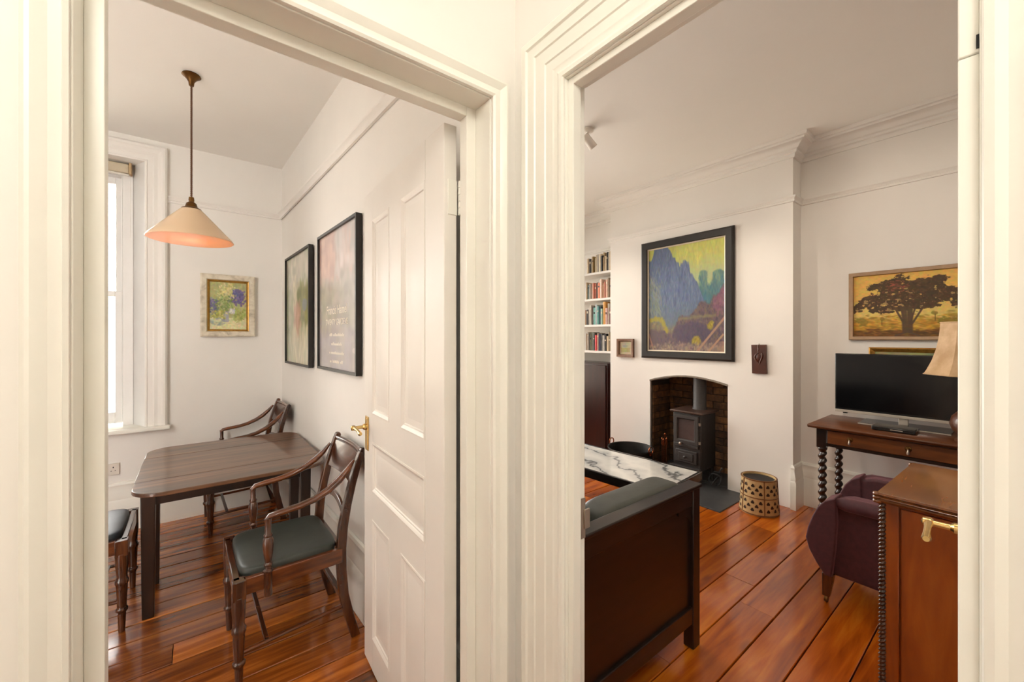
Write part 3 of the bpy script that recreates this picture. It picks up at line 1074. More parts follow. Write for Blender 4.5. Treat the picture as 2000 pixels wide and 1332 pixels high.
class Canvas:
    """rows run top to bottom, u left-right 0..1, v top-bottom 0..1"""
    def __init__(s, h, w, col, seed=1):
        s.h, s.w, s.seed = h, w, seed
        s.a = np.ones((h, w, 3)) * np.array(col, float)
        s.v, s.u = np.meshgrid(np.linspace(0, 1, h), np.linspace(0, 1, w), indexing='ij')

    def mask(s, m, col, alpha=1.0):
        m = np.clip(m, 0, 1)[..., None] * alpha
        s.a = s.a * (1 - m) + np.array(col, float) * m

    def blob(s, cu, cv, ru, rv, col, alpha=1.0, rough=0.5, seed=None, soft=0.25):
        s.seed += 1
        n = fbm(s.h, s.w, 12, 3, s.seed if seed is None else seed) - 0.5
        d = ((s.u - cu) / ru) ** 2 + ((s.v - cv) / rv) ** 2 + n * rough * 2.2
        s.mask((1 - d) / soft, col, alpha)

    def mottle(s, amount, cells=14):
        s.seed += 1
        for c in range(3):
            s.a[..., c] *= 1 + amount * (fbm(s.h, s.w, cells, 4, s.seed * 7 + c) - 0.5) * 2

    def dabs(s, n, area, size, cols, alpha=0.8, ang=0.0):
        g = np.random.default_rng(s.seed + 991)
        s.seed += 1
        u0, u1, v0, v1 = area
        for _ in range(n):
            cu = g.uniform(u0, u1) + g.normal() * 0.14 * (u1 - u0)
            cv = g.uniform(v0, v1) + g.normal() * 0.14 * (v1 - v0)
            su, sv = size[0] * g.uniform(0.5, 1.5), size[1] * g.uniform(0.5, 1.5)
            i0, i1 = int(max(0, (cv - 3 * sv) * s.h)), int(min(s.h, (cv + 3 * sv) * s.h + 2))
            j0, j1 = int(max(0, (cu - 3 * su) * s.w)), int(min(s.w, (cu + 3 * su) * s.w + 2))
            if i1 <= i0 or j1 <= j0:
                continue
            U, V = s.u[i0:i1, j0:j1] - cu, s.v[i0:i1, j0:j1] - cv
            an = ang + g.uniform(-0.5, 0.5)
            U, V = U * math.cos(an) + V * math.sin(an), -U * math.sin(an) + V * math.cos(an)
            m = np.exp(-((U / su) ** 4 + (V / sv) ** 4))[..., None] * alpha
            c = np.array(cols[g.integers(len(cols))], float) * g.uniform(0.88, 1.12)
            s.a[i0:i1, j0:j1] = s.a[i0:i1, j0:j1] * (1 - m) + c * m

    def stroke(s, u0, v0, u1, v1, w, col, alpha=1.0):
        du, dv = u1 - u0, v1 - v0
        L = du * du + dv * dv
        t = np.clip(((s.u - u0) * du + (s.v - v0) * dv) / L, 0, 1)
        d = np.hypot(s.u - u0 - t * du, (s.v - v0 - t * dv))
        s.mask((w - d) / (w * 0.4), col, alpha)

    def within(s, m, *args, **kw):
        old = s.a.copy()
        s.dabs(*args, **kw)
        m = np.clip(m, 0, 1)[..., None]
        s.a = old * (1 - m) + s.a * m

    def tone(s, sat, lift, gain=1.0):
        g = s.a.mean(2, keepdims=True)
        s.a = (g + (s.a - g) * sat) * gain + lift

    def obj(s, name, place, mat, parent, label=None):
        h, w = s.h, s.w
        vs_ = [place(u / (w - 1), 1 - v / (h - 1)) for v in range(h) for u in range(w)]
        if parent.name in WM:
            inv = WM[parent.name].inverted()
            vs_ = [tuple(inv @ Vector(p)) for p in vs_]
        fs_ = [(r * w + c, (r + 1) * w + c, (r + 1) * w + c + 1, r * w + c + 1) for r in range(h - 1) for c in range(w - 1)]
        me = bpy.data.meshes.new(name)
        me.from_pydata(vs_, [], fs_)
        at = me.color_attributes.new('paint', 'FLOAT_COLOR', 'POINT')
        a = np.clip(s.a, 0, 255) / 255.0
        a = np.where(a <= 0.04045, a / 12.92, ((a + 0.055) / 1.055) ** 2.4)
        rgba = np.concatenate([a.reshape(-1, 3), np.ones((h * w, 1))], 1)
        at.data.foreach_set('color', rgba.ravel())
        me.materials.append(M[mat])
        o_ = bpy.data.objects.new(name, me)
        COL.objects.link(o_)
        o_.parent = parent
        if label:
            o_['label'] = label
        return o_


def frame(parent, place, u0, u1, v0, v1, prof, mat, name='frame'):
    """mitred frame whose inner edge is the rectangle; prof = (outward, depth)"""
    return MB().sweep([(u0, v0), (u0, v1), (u1, v1), (u1, v0)], prof, place, closed=True).build(name, mat, parent, smooth=20)


# --- mountain landscape over the stove
yL, yR, z0, z1 = 2.672, 1.682, 1.215, 2.484
pm = thing('mountain_painting', (CHX, (yL + yR) / 2, z0), 'large black-framed mountain landscape hung above the stove', 'painting')
pw = lambda u, v, b: (CHX - b, -u, v)
fi = 0.078
frame(pm, pw, -yL + fi, -yR - fi, z0 + fi, z1 - fi, [(0.0, 0.004), (0.0, 0.030), (0.006, 0.036), (0.060, 0.040), (0.072, 0.034), (0.078, 0.026), (0.078, 0.004)], 'frameblack')
frame(pm, pw, -yL + fi + 0.012, -yR - fi - 0.012, z0 + fi + 0.012, z1 - fi - 0.012, [(0.0, 0.006), (0.0, 0.018), (0.012, 0.024), (0.013, 0.006)], 'slip', 'slip')
HH, WW = 270, 212
cv = Canvas(HH, WW, (188, 188, 92), 11)
n1 = fbm(HH, WW, 6, 6, 21)
n2 = fbm(HH, WW, 30, 4, 22)
ONE = np.ones((HH, WW))
cv.dabs(500, (0.1, 1, 0, 0.45), (0.009, 0.045), [(196, 192, 84), (180, 180, 98), (162, 172, 118), (206, 200, 104), (170, 176, 100)], 0.28)
cv.mask((cv.v - 0.10 - (n1 - 0.5) * 0.14) * 5, (160, 172, 136), 0.75)
cv.tone(0.88, 0)
# two rounded pillars on the right, fading into teal
pill = ONE * -1
for cu, top, hw_ in ((0.745, 0.255, 0.062), (0.925, 0.265, 0.075)):
    pill = np.maximum(pill, np.minimum(hw_ - np.abs(cv.u - cu) - (n2 - 0.5) * 0.03, (cv.v - top - ((cv.u - cu) / hw_) ** 2 * 0.03)) * 60)
pill = np.maximum(pill, (cv.v - np.interp(cv.u, [0.55, 0.62, 0.68, 0.75, 0.82, 0.9, 1.0], [0.36, 0.42, 0.38, 0.34, 0.38, 0.34, 0.33]) - (n2 - 0.5) * 0.05) * 25)
cv.mask(pill, (116, 138, 118), 0.95)
cv.mask((cv.v - 0.36) * 7 * (pill > 0), (74, 116, 130), 0.9)
cv.within(pill, 500, (0.55, 1, 0.28, 0.62), (0.008, 0.03), [(70, 112, 128), (96, 128, 126), (88, 116, 114), (62, 102, 124)], 0.35)
# blue massif with craggy, near-vertical faces
xs_ = [0, 0.03, 0.05, 0.07, 0.10, 0.26, 0.28, 0.33, 0.345, 0.38, 0.395, 0.43, 0.445, 0.455, 0.475, 0.485, 0.52, 0.535, 0.565, 0.58, 0.615, 0.63, 0.67, 0.72, 0.8]
es_ = [0.09, 0.10, 0.07, 0.02, -0.08, -0.06, 0.0, 0.05, 0.095, 0.10, 0.15, 0.16, 0.20, 0.165, 0.175, 0.145, 0.14, 0.165, 0.17, 0.26, 0.28, 0.32, 0.36, 0.46, 0.6]
mass = (cv.v - np.interp(cv.u, xs_, es_) - (n2 - 0.5) * 0.03) * 45
cv.mask(mass, (98, 112, 142), 1)
cv.within(mass, 1800, (-0.05, 0.72, 0.0, 0.75), (0.006, 0.035), [(88, 102, 136), (112, 124, 148), (84, 100, 124), (120, 134, 148), (100, 108, 126), (78, 92, 130)], 0.4, 0.05)
cv.mask(np.clip(mass, 0, 1) * np.clip((cv.v - 0.5) * 4, 0, 1), (104, 116, 120), 0.75)
for k_ in range(9):
    u0_ = 0.02 + 0.018 * k_
    cv.stroke(u0_ - 0.03, 0.20 + 0.05 * k_, u0_ + 0.10, 0.55 + 0.035 * k_, 0.007, ((136, 142, 132), (104, 114, 112))[k_ % 2], 0.45)
cv.within(mass, 260, (0.0, 0.16, 0.3, 0.72), (0.006, 0.03), [(132, 138, 128), (112, 124, 114)], 0.45, -0.35)
# right wooded slope with a lit ledge, dark ravine below
e2 = np.interp(cv.u, [0.34, 0.42, 0.47, 0.58, 0.63, 0.70, 0.76, 0.82, 0.88, 0.94, 1.0], [0.80, 0.68, 0.665, 0.67, 0.62, 0.54, 0.53, 0.56, 0.50, 0.46, 0.38])
slope = (cv.v - e2 - (n1 - 0.5) * 0.06 - (n2 - 0.5) * 0.05) * 30
low = (cv.v - np.interp(cv.u, [0, 0.1, 0.25, 0.4], [0.66, 0.67, 0.74, 0.72]) - (n1 - 0.5) * 0.1) * 12
cv.mask(low, (126, 118, 96), 0.95)
cv.within(low, 1200, (0, 1, 0.64, 1), (0.009, 0.016), [(134, 126, 92), (114, 108, 98), (146, 132, 92), (108, 100, 98), (126, 110, 100)], 0.5)
cv.mask(slope, (104, 90, 94), 1)
cv.within(slope, 1700, (0.34, 1.05, 0.42, 1), (0.008, 0.013), [(84, 74, 92), (106, 88, 98), (120, 100, 86), (90, 78, 80), (108, 98, 80), (76, 68, 88), (128, 104, 96)], 0.5)
cv.within(slope, 360, (0.88, 1, 0.42, 0.62), (0.009, 0.014), [(122, 84, 104), (134, 98, 110)], 0.5)
led = np.clip(slope, 0, 1) * np.clip(1 - np.abs(cv.v - 0.695 - (0.62 - cv.u) * 0.05 - (n1 - 0.5) * 0.05) / 0.022, 0, 1) * (cv.u > 0.42) * (cv.u < 0.9)
cv.mask(led, (134, 126, 92), 0.7)
rav = np.clip((1 - ((cv.u - 0.62) / 0.26) ** 2 - ((cv.v - 0.83) / 0.11) ** 2 + (n1 - 0.5)) * 3, 0, 1)
cv.mask(rav, (78, 70, 94), 0.6)
yarc = ONE * 9
for t in np.linspace(0, 1, 20):
    cu, cv_ = 0.04 + 0.22 * t, 0.705 - 0.03 * math.sin(PI * t * 0.8) + 0.12 * t ** 3
    yarc = np.minimum(yarc, np.hypot((cv.u - cu) * 0.78, cv.v - cv_))
cv.mask((0.030 - yarc + (n2 - 0.5) * 0.04) * 50, (168, 152, 56), 0.75)
for cu, cv_, r_ in ((0.66, 0.905, 0.062), (0.835, 0.765, 0.048)):
    m = (r_ - np.hypot(cv.u - cu, (cv.v - cv_) * 1.2) + (n2 - 0.5) * 0.06) * 40
    cv.mask(m, (162, 146, 58), 0.85)
    cv.within(m, 60, (cu - r_, cu + r_, cv_ - r_, cv_ + r_), (0.010, 0.009), [(136, 122, 52), (180, 162, 70)], 0.6)
cv.within(ONE, 700, (0.1, 1, 0.94, 1.02), (0.010, 0.012), [(146, 126, 112), (120, 104, 104), (160, 138, 116)], 0.45)
cv.stroke(0.65, 1.02, 1.02, 0.68, 0.014, (164, 130, 108))
cv.stroke(0.79, 1.02, 0.98, 0.85, 0.012, (168, 134, 108))
cv.stroke(0.0, 0.85, 0.07, 1.0, 0.012, (150, 118, 104))
cv.mask((cv.u - 0.90) * 12 * (cv.v > 0.91), (160, 126, 104), 0.8)
cv.mottle(0.06, 40)
ui, vi = (yL - fi - 0.012, yR + fi + 0.012), (z0 + fi + 0.012, z1 - fi - 0.012)
cv.obj('canvas', lambda u, v: (CHX - 0.012, ui[0] + (ui[1] - ui[0]) * u, vi[0] + (vi[1] - vi[0]) * v), 'paint', pm)

# --- tree painting over the television
yL, yR, z0, z1 = 0.887, 0.185, 1.423, 1.953
pt = thing('tree_painting', (ALX, (yL + yR) / 2, z0), 'champagne-framed painting of a spreading tree above the television', 'painting')
pw2 = lambda u, v, b: (ALX - b, -u, v)
fi = 0.030
frame(pt, pw2, -yL + fi, -yR - fi, z0 + fi, z1 - fi, [(0.0, 0.004), (0.0, 0.012), (0.004, 0.030), (0.024, 0.034), (0.030, 0.028), (0.030, 0.004)], 'champ')
HH, WW = 190, 250
cv = Canvas(HH, WW, (226, 184, 96), 41)
cv.mask((cv.v - 0.30) * 2, (222, 204, 128), 0.8)
cv.mask((cv.v - 0.72 - 0.02 * np.sin(cv.u * 25)) * 18, (198, 150, 56), 1)
cv.dabs(600, (0, 1, 0.70, 0.9), (0.03, 0.010), [(206, 156, 58), (168, 128, 50), (218, 176, 82), (150, 122, 54)], 0.6)
cv.mask((cv.v - 0.90) * 20, (132, 88, 44), 0.9)
cv.dabs(300, (0, 1, 0.9, 1), (0.03, 0.01), [(104, 70, 36), (134, 96, 48), (92, 66, 48)], 0.6)
n2 = fbm(HH, WW, 34, 4, 43)
n3 = fbm(HH, WW, 10, 4, 44)
for cu, cvv, r in ((0.08, 0.76, 0.06), (0.26, 0.72, 0.025), (0.70, 0.64, 0.03), (0.80, 0.78, 0.08), (0.95, 0.72, 0.08)):
    d_ = ((cv.u - cu) / r) ** 2 + ((cv.v - cvv) / (r * 1.2)) ** 2 + (n2 - 0.5) * 2
    cv.mask((1 - d_) * 2, (132, 116, 50), 0.75)
cv.stroke(0.26, 0.74, 0.26, 0.82, 0.005, (110, 90, 46))
cv.stroke(0.70, 0.66, 0.70, 0.76, 0.004, (110, 90, 46))
crown = np.full((HH, WW), 9.0)
for cu, cvv, ru, rv in ((0.50, 0.27, 0.16, 0.20), (0.36, 0.22, 0.12, 0.14), (0.30, 0.40, 0.19, 0.16), (0.70, 0.36, 0.20, 0.15), (0.13, 0.46, 0.12, 0.10), (0.88, 0.38, 0.13, 0.11), (0.5, 0.48, 0.32, 0.12), (0.20, 0.20, 0.07, 0.06), (0.72, 0.15, 0.08, 0.07), (0.42, 0.12, 0.11, 0.09), (0.27, 0.57, 0.12, 0.06), (0.03, 0.55, 0.05, 0.07), (0.97, 0.43, 0.07, 0.10), (0.62, 0.20, 0.10, 0.12), (0.88, 0.52, 0.06, 0.06)):
    crown = np.minimum(crown, ((cv.u - cu) / ru) ** 2 + ((cv.v - cvv) / rv) ** 2)
crown = crown + (n2 - 0.5) * 2.0 + (n3 - 0.5) * 1.2
cv.mask((1.0 - crown) * 5, (84, 66, 48), 1.0)
cm = np.clip((1.0 - crown) * 5, 0, 1)
cv.within(cm, 1500, (0.02, 0.98, 0.06, 0.6), (0.008, 0.011), [(104, 78, 54), (74, 62, 50), (120, 88, 58), (84, 76, 56), (66, 56, 48), (132, 92, 68)], 0.35)
cv.within(cm, 90, (0.32, 0.46, 0.14, 0.28), (0.010, 0.007), [(176, 98, 78), (148, 86, 66)], 0.5)
hole = (n2 > 0.66) & (crown < 1) & (cv.v > 0.24) & (cv.v < 0.6)
cv.mask(hole * 1.0, (216, 180, 112), 0.6)
for a, b, c, d, w_ in ((0.46, 0.93, 0.45, 0.55, 0.030), (0.50, 0.93, 0.50, 0.55, 0.030), (0.45, 0.80, 0.37, 0.54, 0.012), (0.52, 0.80, 0.61, 0.54, 0.012), (0.50, 0.8, 0.55, 0.52, 0.010), (0.46, 0.80, 0.42, 0.52, 0.010), (0.46, 0.94, 0.38, 0.99, 0.015), (0.50, 0.94, 0.57, 0.99, 0.015)):
    cv.stroke(a, b, c, d, w_, (92, 74, 58), 0.95)
cv.mottle(0.10, 34)
yi, zi = (yL - fi, yR + fi), (z0 + fi, z1 - fi)
cv.obj('canvas', lambda u, v: (ALX - 0.010, yi[0] + (yi[1] - yi[0]) * u, zi[0] + (zi[1] - zi[0]) * v), 'paint', pt)

# --- gilt picture behind the television
yL, yR, z0, z1 = 0.765, 0.20, 0.96, 1.368
pg = thing('gilt_framed_picture', (ALX, (yL + yR) / 2, z0), 'gilt-framed picture mostly hidden behind the television', 'painting')
frame(pg, pw2, -yL + 0.035, -yR - 0.035, z0 + 0.035, z1 - 0.035, [(0.0, 0.004), (0.0, 0.010), (0.010, 0.020), (0.026, 0.030), (0.035, 0.024), (0.035, 0.004)], 'gilt')
cv = Canvas(60, 80, (168, 160, 110), 61)
cv.mask((cv.u - 0.5) * 3, (96, 110, 126), 0.8)
cv.mottle(0.2, 12)
cv.obj('canvas', lambda u, v: (ALX - 0.008, yL - 0.035 + (yR - yL + 0.07) * u, z0 + 0.035 + (z1 - z0 - 0.07) * v), 'paint', pg)

# --- flower still life in the dining room
xa, xb, z0, z1 = 0.034, 0.412, 1.449, 1.968
pf = thing('flower_painting', ((xa + xb) / 2, WY, z0), 'small flower still life in a distressed white frame beside the window', 'painting')
pw3 = lambda u, v, b: (u, WY - b, v)
fi = 0.046
mfr = wood('distressed_white_frame', C(140, 128, 108), C(214, 204, 184), C(236, 230, 214), (14, 14, 14), 0.6, 0.0)
frame(pf, pw3, xa + fi, xb - fi, z0 + fi, z1 - fi, [(0.0, 0.004), (0.0, 0.026), (0.006, 0.036), (0.036, 0.040), (0.046, 0.034), (0.046, 0.004)], mfr)
frame(pf, pw3, xa + fi + 0.016, xb - fi - 0.016, z0 + fi + 0.016, z1 - fi - 0.016, [(0.0, 0.006), (0.0, 0.014), (0.010, 0.026), (0.016, 0.028), (0.017, 0.006)], 'gilt', 'slip')
cv = Canvas(150, 110, (172, 172, 112), 71)
cv.dabs(300, (0, 1, 0, 0.75), (0.04, 0.03), [(168, 170, 108), (180, 178, 124), (158, 164, 112), (176, 172, 96)], 0.6)
cv.mask((cv.v - 0.74) * 30, (206, 202, 150), 1)
cv.blob(0.22, 0.84, 0.26, 0.09, (132, 148, 148), 0.9, 0.4)
cv.dabs(140, (0, 1, 0.78, 1), (0.05, 0.02), [(214, 208, 150), (196, 192, 130), (220, 212, 168)], 0.45)
cv.blob(0.42, 0.80, 0.13, 0.02, (120, 136, 146), 0.7)
cv.mask(((0.09 - np.abs(cv.u - 0.43)) * 40) * (cv.v > 0.58) * (cv.v < 0.84), (156, 158, 164), 1)
cv.mask(((0.03 - np.abs(cv.u - 0.38)) * 40) * (cv.v > 0.58) * (cv.v < 0.84), (128, 134, 146), 0.7)
cv.blob(0.12, 0.50, 0.13, 0.15, (102, 98, 136), 0.9, 0.8)
cv.dabs(80, (0.0, 0.24, 0.38, 0.62), (0.025, 0.02), [(96, 92, 140), (116, 112, 146), (84, 90, 126)], 0.8)
cv.blob(0.74, 0.28, 0.21, 0.16, (100, 92, 142), 0.95, 0.7)
cv.dabs(140, (0.54, 0.98, 0.16, 0.44), (0.025, 0.02), [(90, 78, 136), (124, 106, 152), (82, 92, 138), (104, 86, 140)], 0.8)
cv.dabs(150, (0.30, 0.62, 0.04, 0.30), (0.025, 0.02), [(206, 196, 120), (196, 190, 130), (214, 202, 142), (184, 180, 104)], 0.8)
cv.dabs(160, (0.2, 0.62, 0.32, 0.60), (0.025, 0.02), [(120, 142, 74), (150, 164, 90), (94, 122, 72), (172, 178, 110)], 0.8)
cv.dabs(60, (0.06, 0.4, 0.62, 0.76), (0.025, 0.02), [(176, 172, 66), (150, 158, 70), (200, 192, 110)], 0.8)
cv.dabs(80, (0.66, 0.94, 0.56, 0.80), (0.03, 0.025), [(142, 156, 70), (164, 172, 88), (180, 176, 96)], 0.75)
cv.dabs(26, (0.54, 0.66, 0.55, 0.66), (0.02, 0.02), [(188, 186, 196), (200, 198, 190)], 0.8)
cv.mottle(0.10, 24)
cv.tone(0.85, 10)
m_ = fi + 0.016
cv.obj('canvas', lambda u, v: (xa + m_ + (xb - xa - 2 * m_) * u, WY - 0.010, z0 + m_ + (z1 - z0 - 2 * m_) * v), 'paint', pf)

# --- small picture left of the stove painting
yL, yR, z0, z1 = 3.005, 2.780, 1.215, 1.422
ps = thing('small_picture', (CHX, (yL + yR) / 2, z0), 'tiny brown-framed picture left of the mountain painting', 'painting')
frame(ps, pw, -yL + 0.030, -yR - 0.030, z0 + 0.028, z1 - 0.028, [(0.0, 0.004), (0.0, 0.022), (0.006, 0.030), (0.024, 0.034), (0.030, 0.034), (0.030, 0.004)], 'smallframe')
cv = Canvas(50, 50, (186, 168, 140), 81)
inn = (np.abs(cv.u - 0.5) < 0.36) * (np.abs(cv.v - 0.47) < 0.36) * 1.0
cv.mask(inn, (168, 166, 138), 1)
cv.mask(inn * (cv.v > 0.5), (158, 150, 92), 0.8)
cv.blob(0.5, 0.36, 0.25, 0.1, (140, 146, 136), 0.7)
cv.mottle(0.1, 8)
cv.obj('canvas', lambda u, v: (CHX - 0.012, yL - 0.030 + (yR - yL + 0.06) * u, z0 + 0.028 + (z1 - z0 - 0.056) * v), 'paint', ps)

# --- carved plaque right of the painting
pq = thing('carved_plaque', (CHX, 1.473, 1.25), 'dark carved wooden plaque with a curled leaf right of the mountain painting', 'plaque')
T = Matrix.Translation((CHX, 1.473, 1.25)) @ Matrix.Rotation(math.radians(-1.5), 4, 'X')
MB().box(-0.026, -0.002, -0.060, 0.060, -0.128, 0.128, T=T).build('board', 'carved', pq, bevel=0.003)
mb = MB()
cpts = [(0.012, 0.05), (0.0, 0.062), (-0.018, 0.058), (-0.030, 0.036), (-0.026, 0.010), (-0.014, -0.018), (-0.004, -0.046)]
mb.tube([T @ Vector((-0.030, a, b)) for a, b in cpts], [0.004, 0.006, 0.008, 0.009, 0.008, 0.006, 0.002], 10)
lo_ = [(0.020, 0.045), (0.032, 0.020), (0.026, -0.004), (0.010, -0.028), (-0.004, -0.048)]
mb.tube([T @ Vector((-0.028, a, b)) for a, b in lo_], [0.005, 0.008, 0.007, 0.005, 0.002], 10)
mb.tube([T @ Vector((-0.028, 0.003, 0.125)), T @ Vector((-0.029, 0.0, 0.09)), T @ Vector((-0.028, 0.004, 0.055))], [0.004, 0.005, 0.003], 8)
mb.puff(tuple(T @ Vector((-0.026, 0.004, 0.012))), (0.007, 0.017, 0.030), 0.9, 16)
mb.build('carving', 'carved', pq)
MB().lathe([(0.0, -0.004), (0.005, -0.003), (0.005, 0.003), (0.0, 0.004)], tuple(T @ Vector((-0.010, 0, 0.133))), 10).build('hook', 'steel', pq)

# --- posters
def poster(y_far, y_near, z0, z1, label, cvs, name):
    ang = math.atan2(PX(y_near) - PX(y_far), y_far - y_near)
    root = thing(name, (PX((y_far + y_near) / 2), (y_far + y_near) / 2, z0), label, 'poster')
    W = math.hypot(y_far - y_near, PX(y_near) - PX(y_far))
    far = Vector((PX(y_far), y_far, 0))
    dv = (Vector((PX(y_near), y_near, 0)) - far).normalized()
    nv = Vector((-math.cos(ang), -math.sin(ang), 0))
    pl_ = lambda u, v, b: tuple(far + dv * u + nv * b + Vector((0, 0, v)))
    e = 0.016
    frame(root, pl_, e, W - e, z0 + e, z1 - e, [(0.0, 0.003), (0.0, 0.034), (0.0005, 0.0345), (e, 0.0345), (e, 0.003)], 'frameblack')
    cvs.obj('print', lambda u, v: pl_(e + (W - 2 * e) * u, z0 + e + (z1 - z0 - 2 * e) * v, 0.022), 'print', root)
    return root, pl_, W, dv, nv


cv = Canvas(150, 120, (158, 166, 128), 91)
cv.dabs(600, (0, 1, 0, 1), (0.05, 0.05), [(160, 168, 128), (146, 158, 118), (176, 176, 142), (134, 150, 108), (182, 172, 150)], 0.6)
cv.dabs(160, (0.1, 0.9, 0, 0.3), (0.04, 0.06), [(186, 176, 158), (170, 172, 146), (192, 186, 160)], 0.6)
cv.dabs(90, (0.35, 0.55, 0.3, 0.75), (0.03, 0.05), [(216, 206, 168), (206, 196, 150)], 0.7)
cv.dabs(110, (0.55, 1, 0.32, 0.6), (0.04, 0.05), [(104, 120, 52), (124, 136, 64), (92, 108, 60)], 0.6)
cv.dabs(60, (0.4, 0.6, 0.5, 0.72), (0.03, 0.05), [(200, 150, 130), (190, 140, 110)], 0.7)
cv.blob(0.80, 0.47, 0.10, 0.06, (84, 112, 140), 0.85, 0.5)
cv.dabs(160, (0.3, 1, 0.74, 1), (0.02, 0.09), [(196, 186, 148), (176, 172, 124), (210, 202, 170)], 0.55)
cv.tone(0.85, 14)  # colours lifted to imitate the pale reflection in the glass
poster(3.84, 3.087, 1.231, 2.095, 'black-framed green garden poster, the farther of the two by the corner', cv, 'garden_poster')
cv = Canvas(170, 140, (158, 146, 140), 95)
cv.mask((0.45 - cv.v) * 2, (180, 160, 152), 0.8)
cv.mask((cv.v - 0.6) * 2, (150, 140, 144), 0.6)
cv.dabs(320, (0, 1, 0, 0.45), (0.05, 0.06), [(188, 158, 146), (176, 166, 160), (196, 180, 176), (166, 158, 150), (192, 148, 132)], 0.6)
cv.dabs(90, (0.05, 0.4, 0.02, 0.3), (0.05, 0.05), [(200, 148, 126), (188, 140, 124)], 0.6)
cv.dabs(260, (0.0, 1, 0.4, 0.75), (0.05, 0.05), [(150, 144, 126), (160, 150, 140), (142, 138, 116), (168, 156, 148)], 0.6)
cv.dabs(200, (0.0, 1, 0.72, 1), (0.05, 0.05), [(154, 144, 152), (146, 136, 146), (160, 150, 142)], 0.6)
cv.blob(0.93, 0.86, 0.05, 0.02, (204, 190, 180), 0.6)
cv.tone(0.7, 18)  # reflection of the glazing washed into the print colours
rt, pl_, W, dv, nv = poster(2.878, 2.158, 1.243, 2.098, 'black-framed exhibition poster with white lettering, the nearer of the two by the door', cv, 'exhibition_poster')


def text_on(body, size, cu, zc, parent, sx=1.0):
    cu_d = bpy.data.curves.new('lettering', 'FONT')
    cu_d.body = body
    cu_d.size = size
    cu_d.align_x = 'CENTER'
    cu_d.extrude = 0.0003
    to = bpy.data.objects.new('lettering_tmp', cu_d)
    COL.objects.link(to)
    bpy.context.view_layer.update()
    me_ = bpy.data.meshes.new_from_object(to.evaluated_get(bpy.context.evaluated_depsgraph_get()))
    bpy.data.objects.remove(to)
    inv = WM[parent.name].inverted()
    for v in me_.vertices:
        x, y_, z = v.co
        v.co = inv @ Vector(pl_(cu + x * sx, zc + y_, 0.0226 + z))
    me_.materials.clear()
    me_.materials.append(M['letter'])
    o_ = bpy.data.objects.new('lettering', me_)
    COL.objects.link(o_)
    o_.parent = parent
    o_['kind'] = 'stuff'
    return o_


text_on('Francis Hamel', 0.075, W * 0.50, 1.585, rt, 0.88)
text_on('TWENTY GARDENS', 0.052, W * 0.50, 1.520, rt, 0.88)
mb = MB()
for zc, wd in ((1.452, 0.26), (1.398, 0.19), (1.345, 0.27), (1.293, 0.24)):
    u = W * 0.5 - wd / 2
    while u < W * 0.5 + wd / 2:
        w_ = random.uniform(0.008, 0.016)
        hgt = random.choice([0.012, 0.012, 0.018])
        a, b, c, d = pl_(u, zc, 0.0228), pl_(u + w_, zc, 0.0228), pl_(u + w_, zc + hgt, 0.0228), pl_(u, zc + hgt, 0.0228)
        if random.random() > 0.12:
            mb.add([a, b, c, d], [(0, 1, 2, 3)])
        u += w_ + 0.004
mb.build('small_print', 'letter', rt, smooth=0)['kind'] = 'stuff'

# ------------------------------------------------------------------ wall socket
so = thing('wall_socket', (-0.514, WY, 0.468), 'white double wall socket below the window', 'socket')
MB().box(-0.587, -0.441, WY - 0.010, WY, 0.425, 0.511).build('plate', 'plastic', so, bevel=0.003)
mb = MB()
for cx in (-0.553, -0.475):
    mb.box(cx - 0.003, cx + 0.003, WY - 0.0108, WY - 0.009, 0.478, 0.488)
    mb.box(cx - 0.014, cx - 0.008, WY - 0.0108, WY - 0.009, 0.456, 0.460)
    mb.box(cx + 0.008, cx + 0.014, WY - 0.0108, WY - 0.009, 0.456, 0.460)
mb.build('pin_holes', 'cable', so)['kind'] = 'stuff'
for cx in (-0.553, -0.475):
    MB().box(cx + 0.016, cx + 0.026, WY - 0.013, WY - 0.009, 0.484, 0.502).build('switch', 'plastic', so, bevel=0.002)

# ------------------------------------------------------------------ dining table
TZ = 0.70
dt = thing('dining_table', (0.20, 3.10, 0), 'dark wooden drop-leaf table with rounded corners', 'table')
tx0, tx1, ty0, ty1 = -0.245, 0.628, 2.575, 3.615


def rounded(x0, x1, y0, y1, corners, r, n=8):
    """corners: subset of 'sw se ne nw' to round"""
    out = []
    for key, cx, cy_, a0 in (('sw', x0 + r, y0 + r, PI), ('se', x1 - r, y0 + r, 1.5 * PI), ('ne', x1 - r, y1 - r, 0), ('nw', x0 + r, y1 - r, 0.5 * PI)):
        if key in corners:
            for i in range(n + 1):
                a = a0 + i * PI / 2 / n
                out.append((cx + r * math.cos(a), cy_ + r * math.sin(a)))
        else:
            out.append({'sw': (x0, y0), 'se': (x1, y0), 'ne': (x1, y1), 'nw': (x0, y1)}[key])
    return out


pz = lambda u, v, t: (u, v, t)
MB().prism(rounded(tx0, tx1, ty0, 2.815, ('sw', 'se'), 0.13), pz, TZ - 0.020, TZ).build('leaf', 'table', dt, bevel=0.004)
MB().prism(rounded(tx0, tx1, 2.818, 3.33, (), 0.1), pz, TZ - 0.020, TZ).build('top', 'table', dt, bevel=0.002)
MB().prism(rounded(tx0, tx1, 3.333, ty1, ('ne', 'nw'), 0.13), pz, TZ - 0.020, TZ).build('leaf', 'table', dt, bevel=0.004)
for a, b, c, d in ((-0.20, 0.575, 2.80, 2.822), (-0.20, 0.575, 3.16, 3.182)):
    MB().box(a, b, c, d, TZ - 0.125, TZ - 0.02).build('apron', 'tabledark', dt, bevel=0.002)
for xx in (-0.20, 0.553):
    MB().box(xx, xx + 0.022, 2.80, 3.182, TZ - 0.125, TZ - 0.02).build('apron', 'tabledark', dt, bevel=0.002)
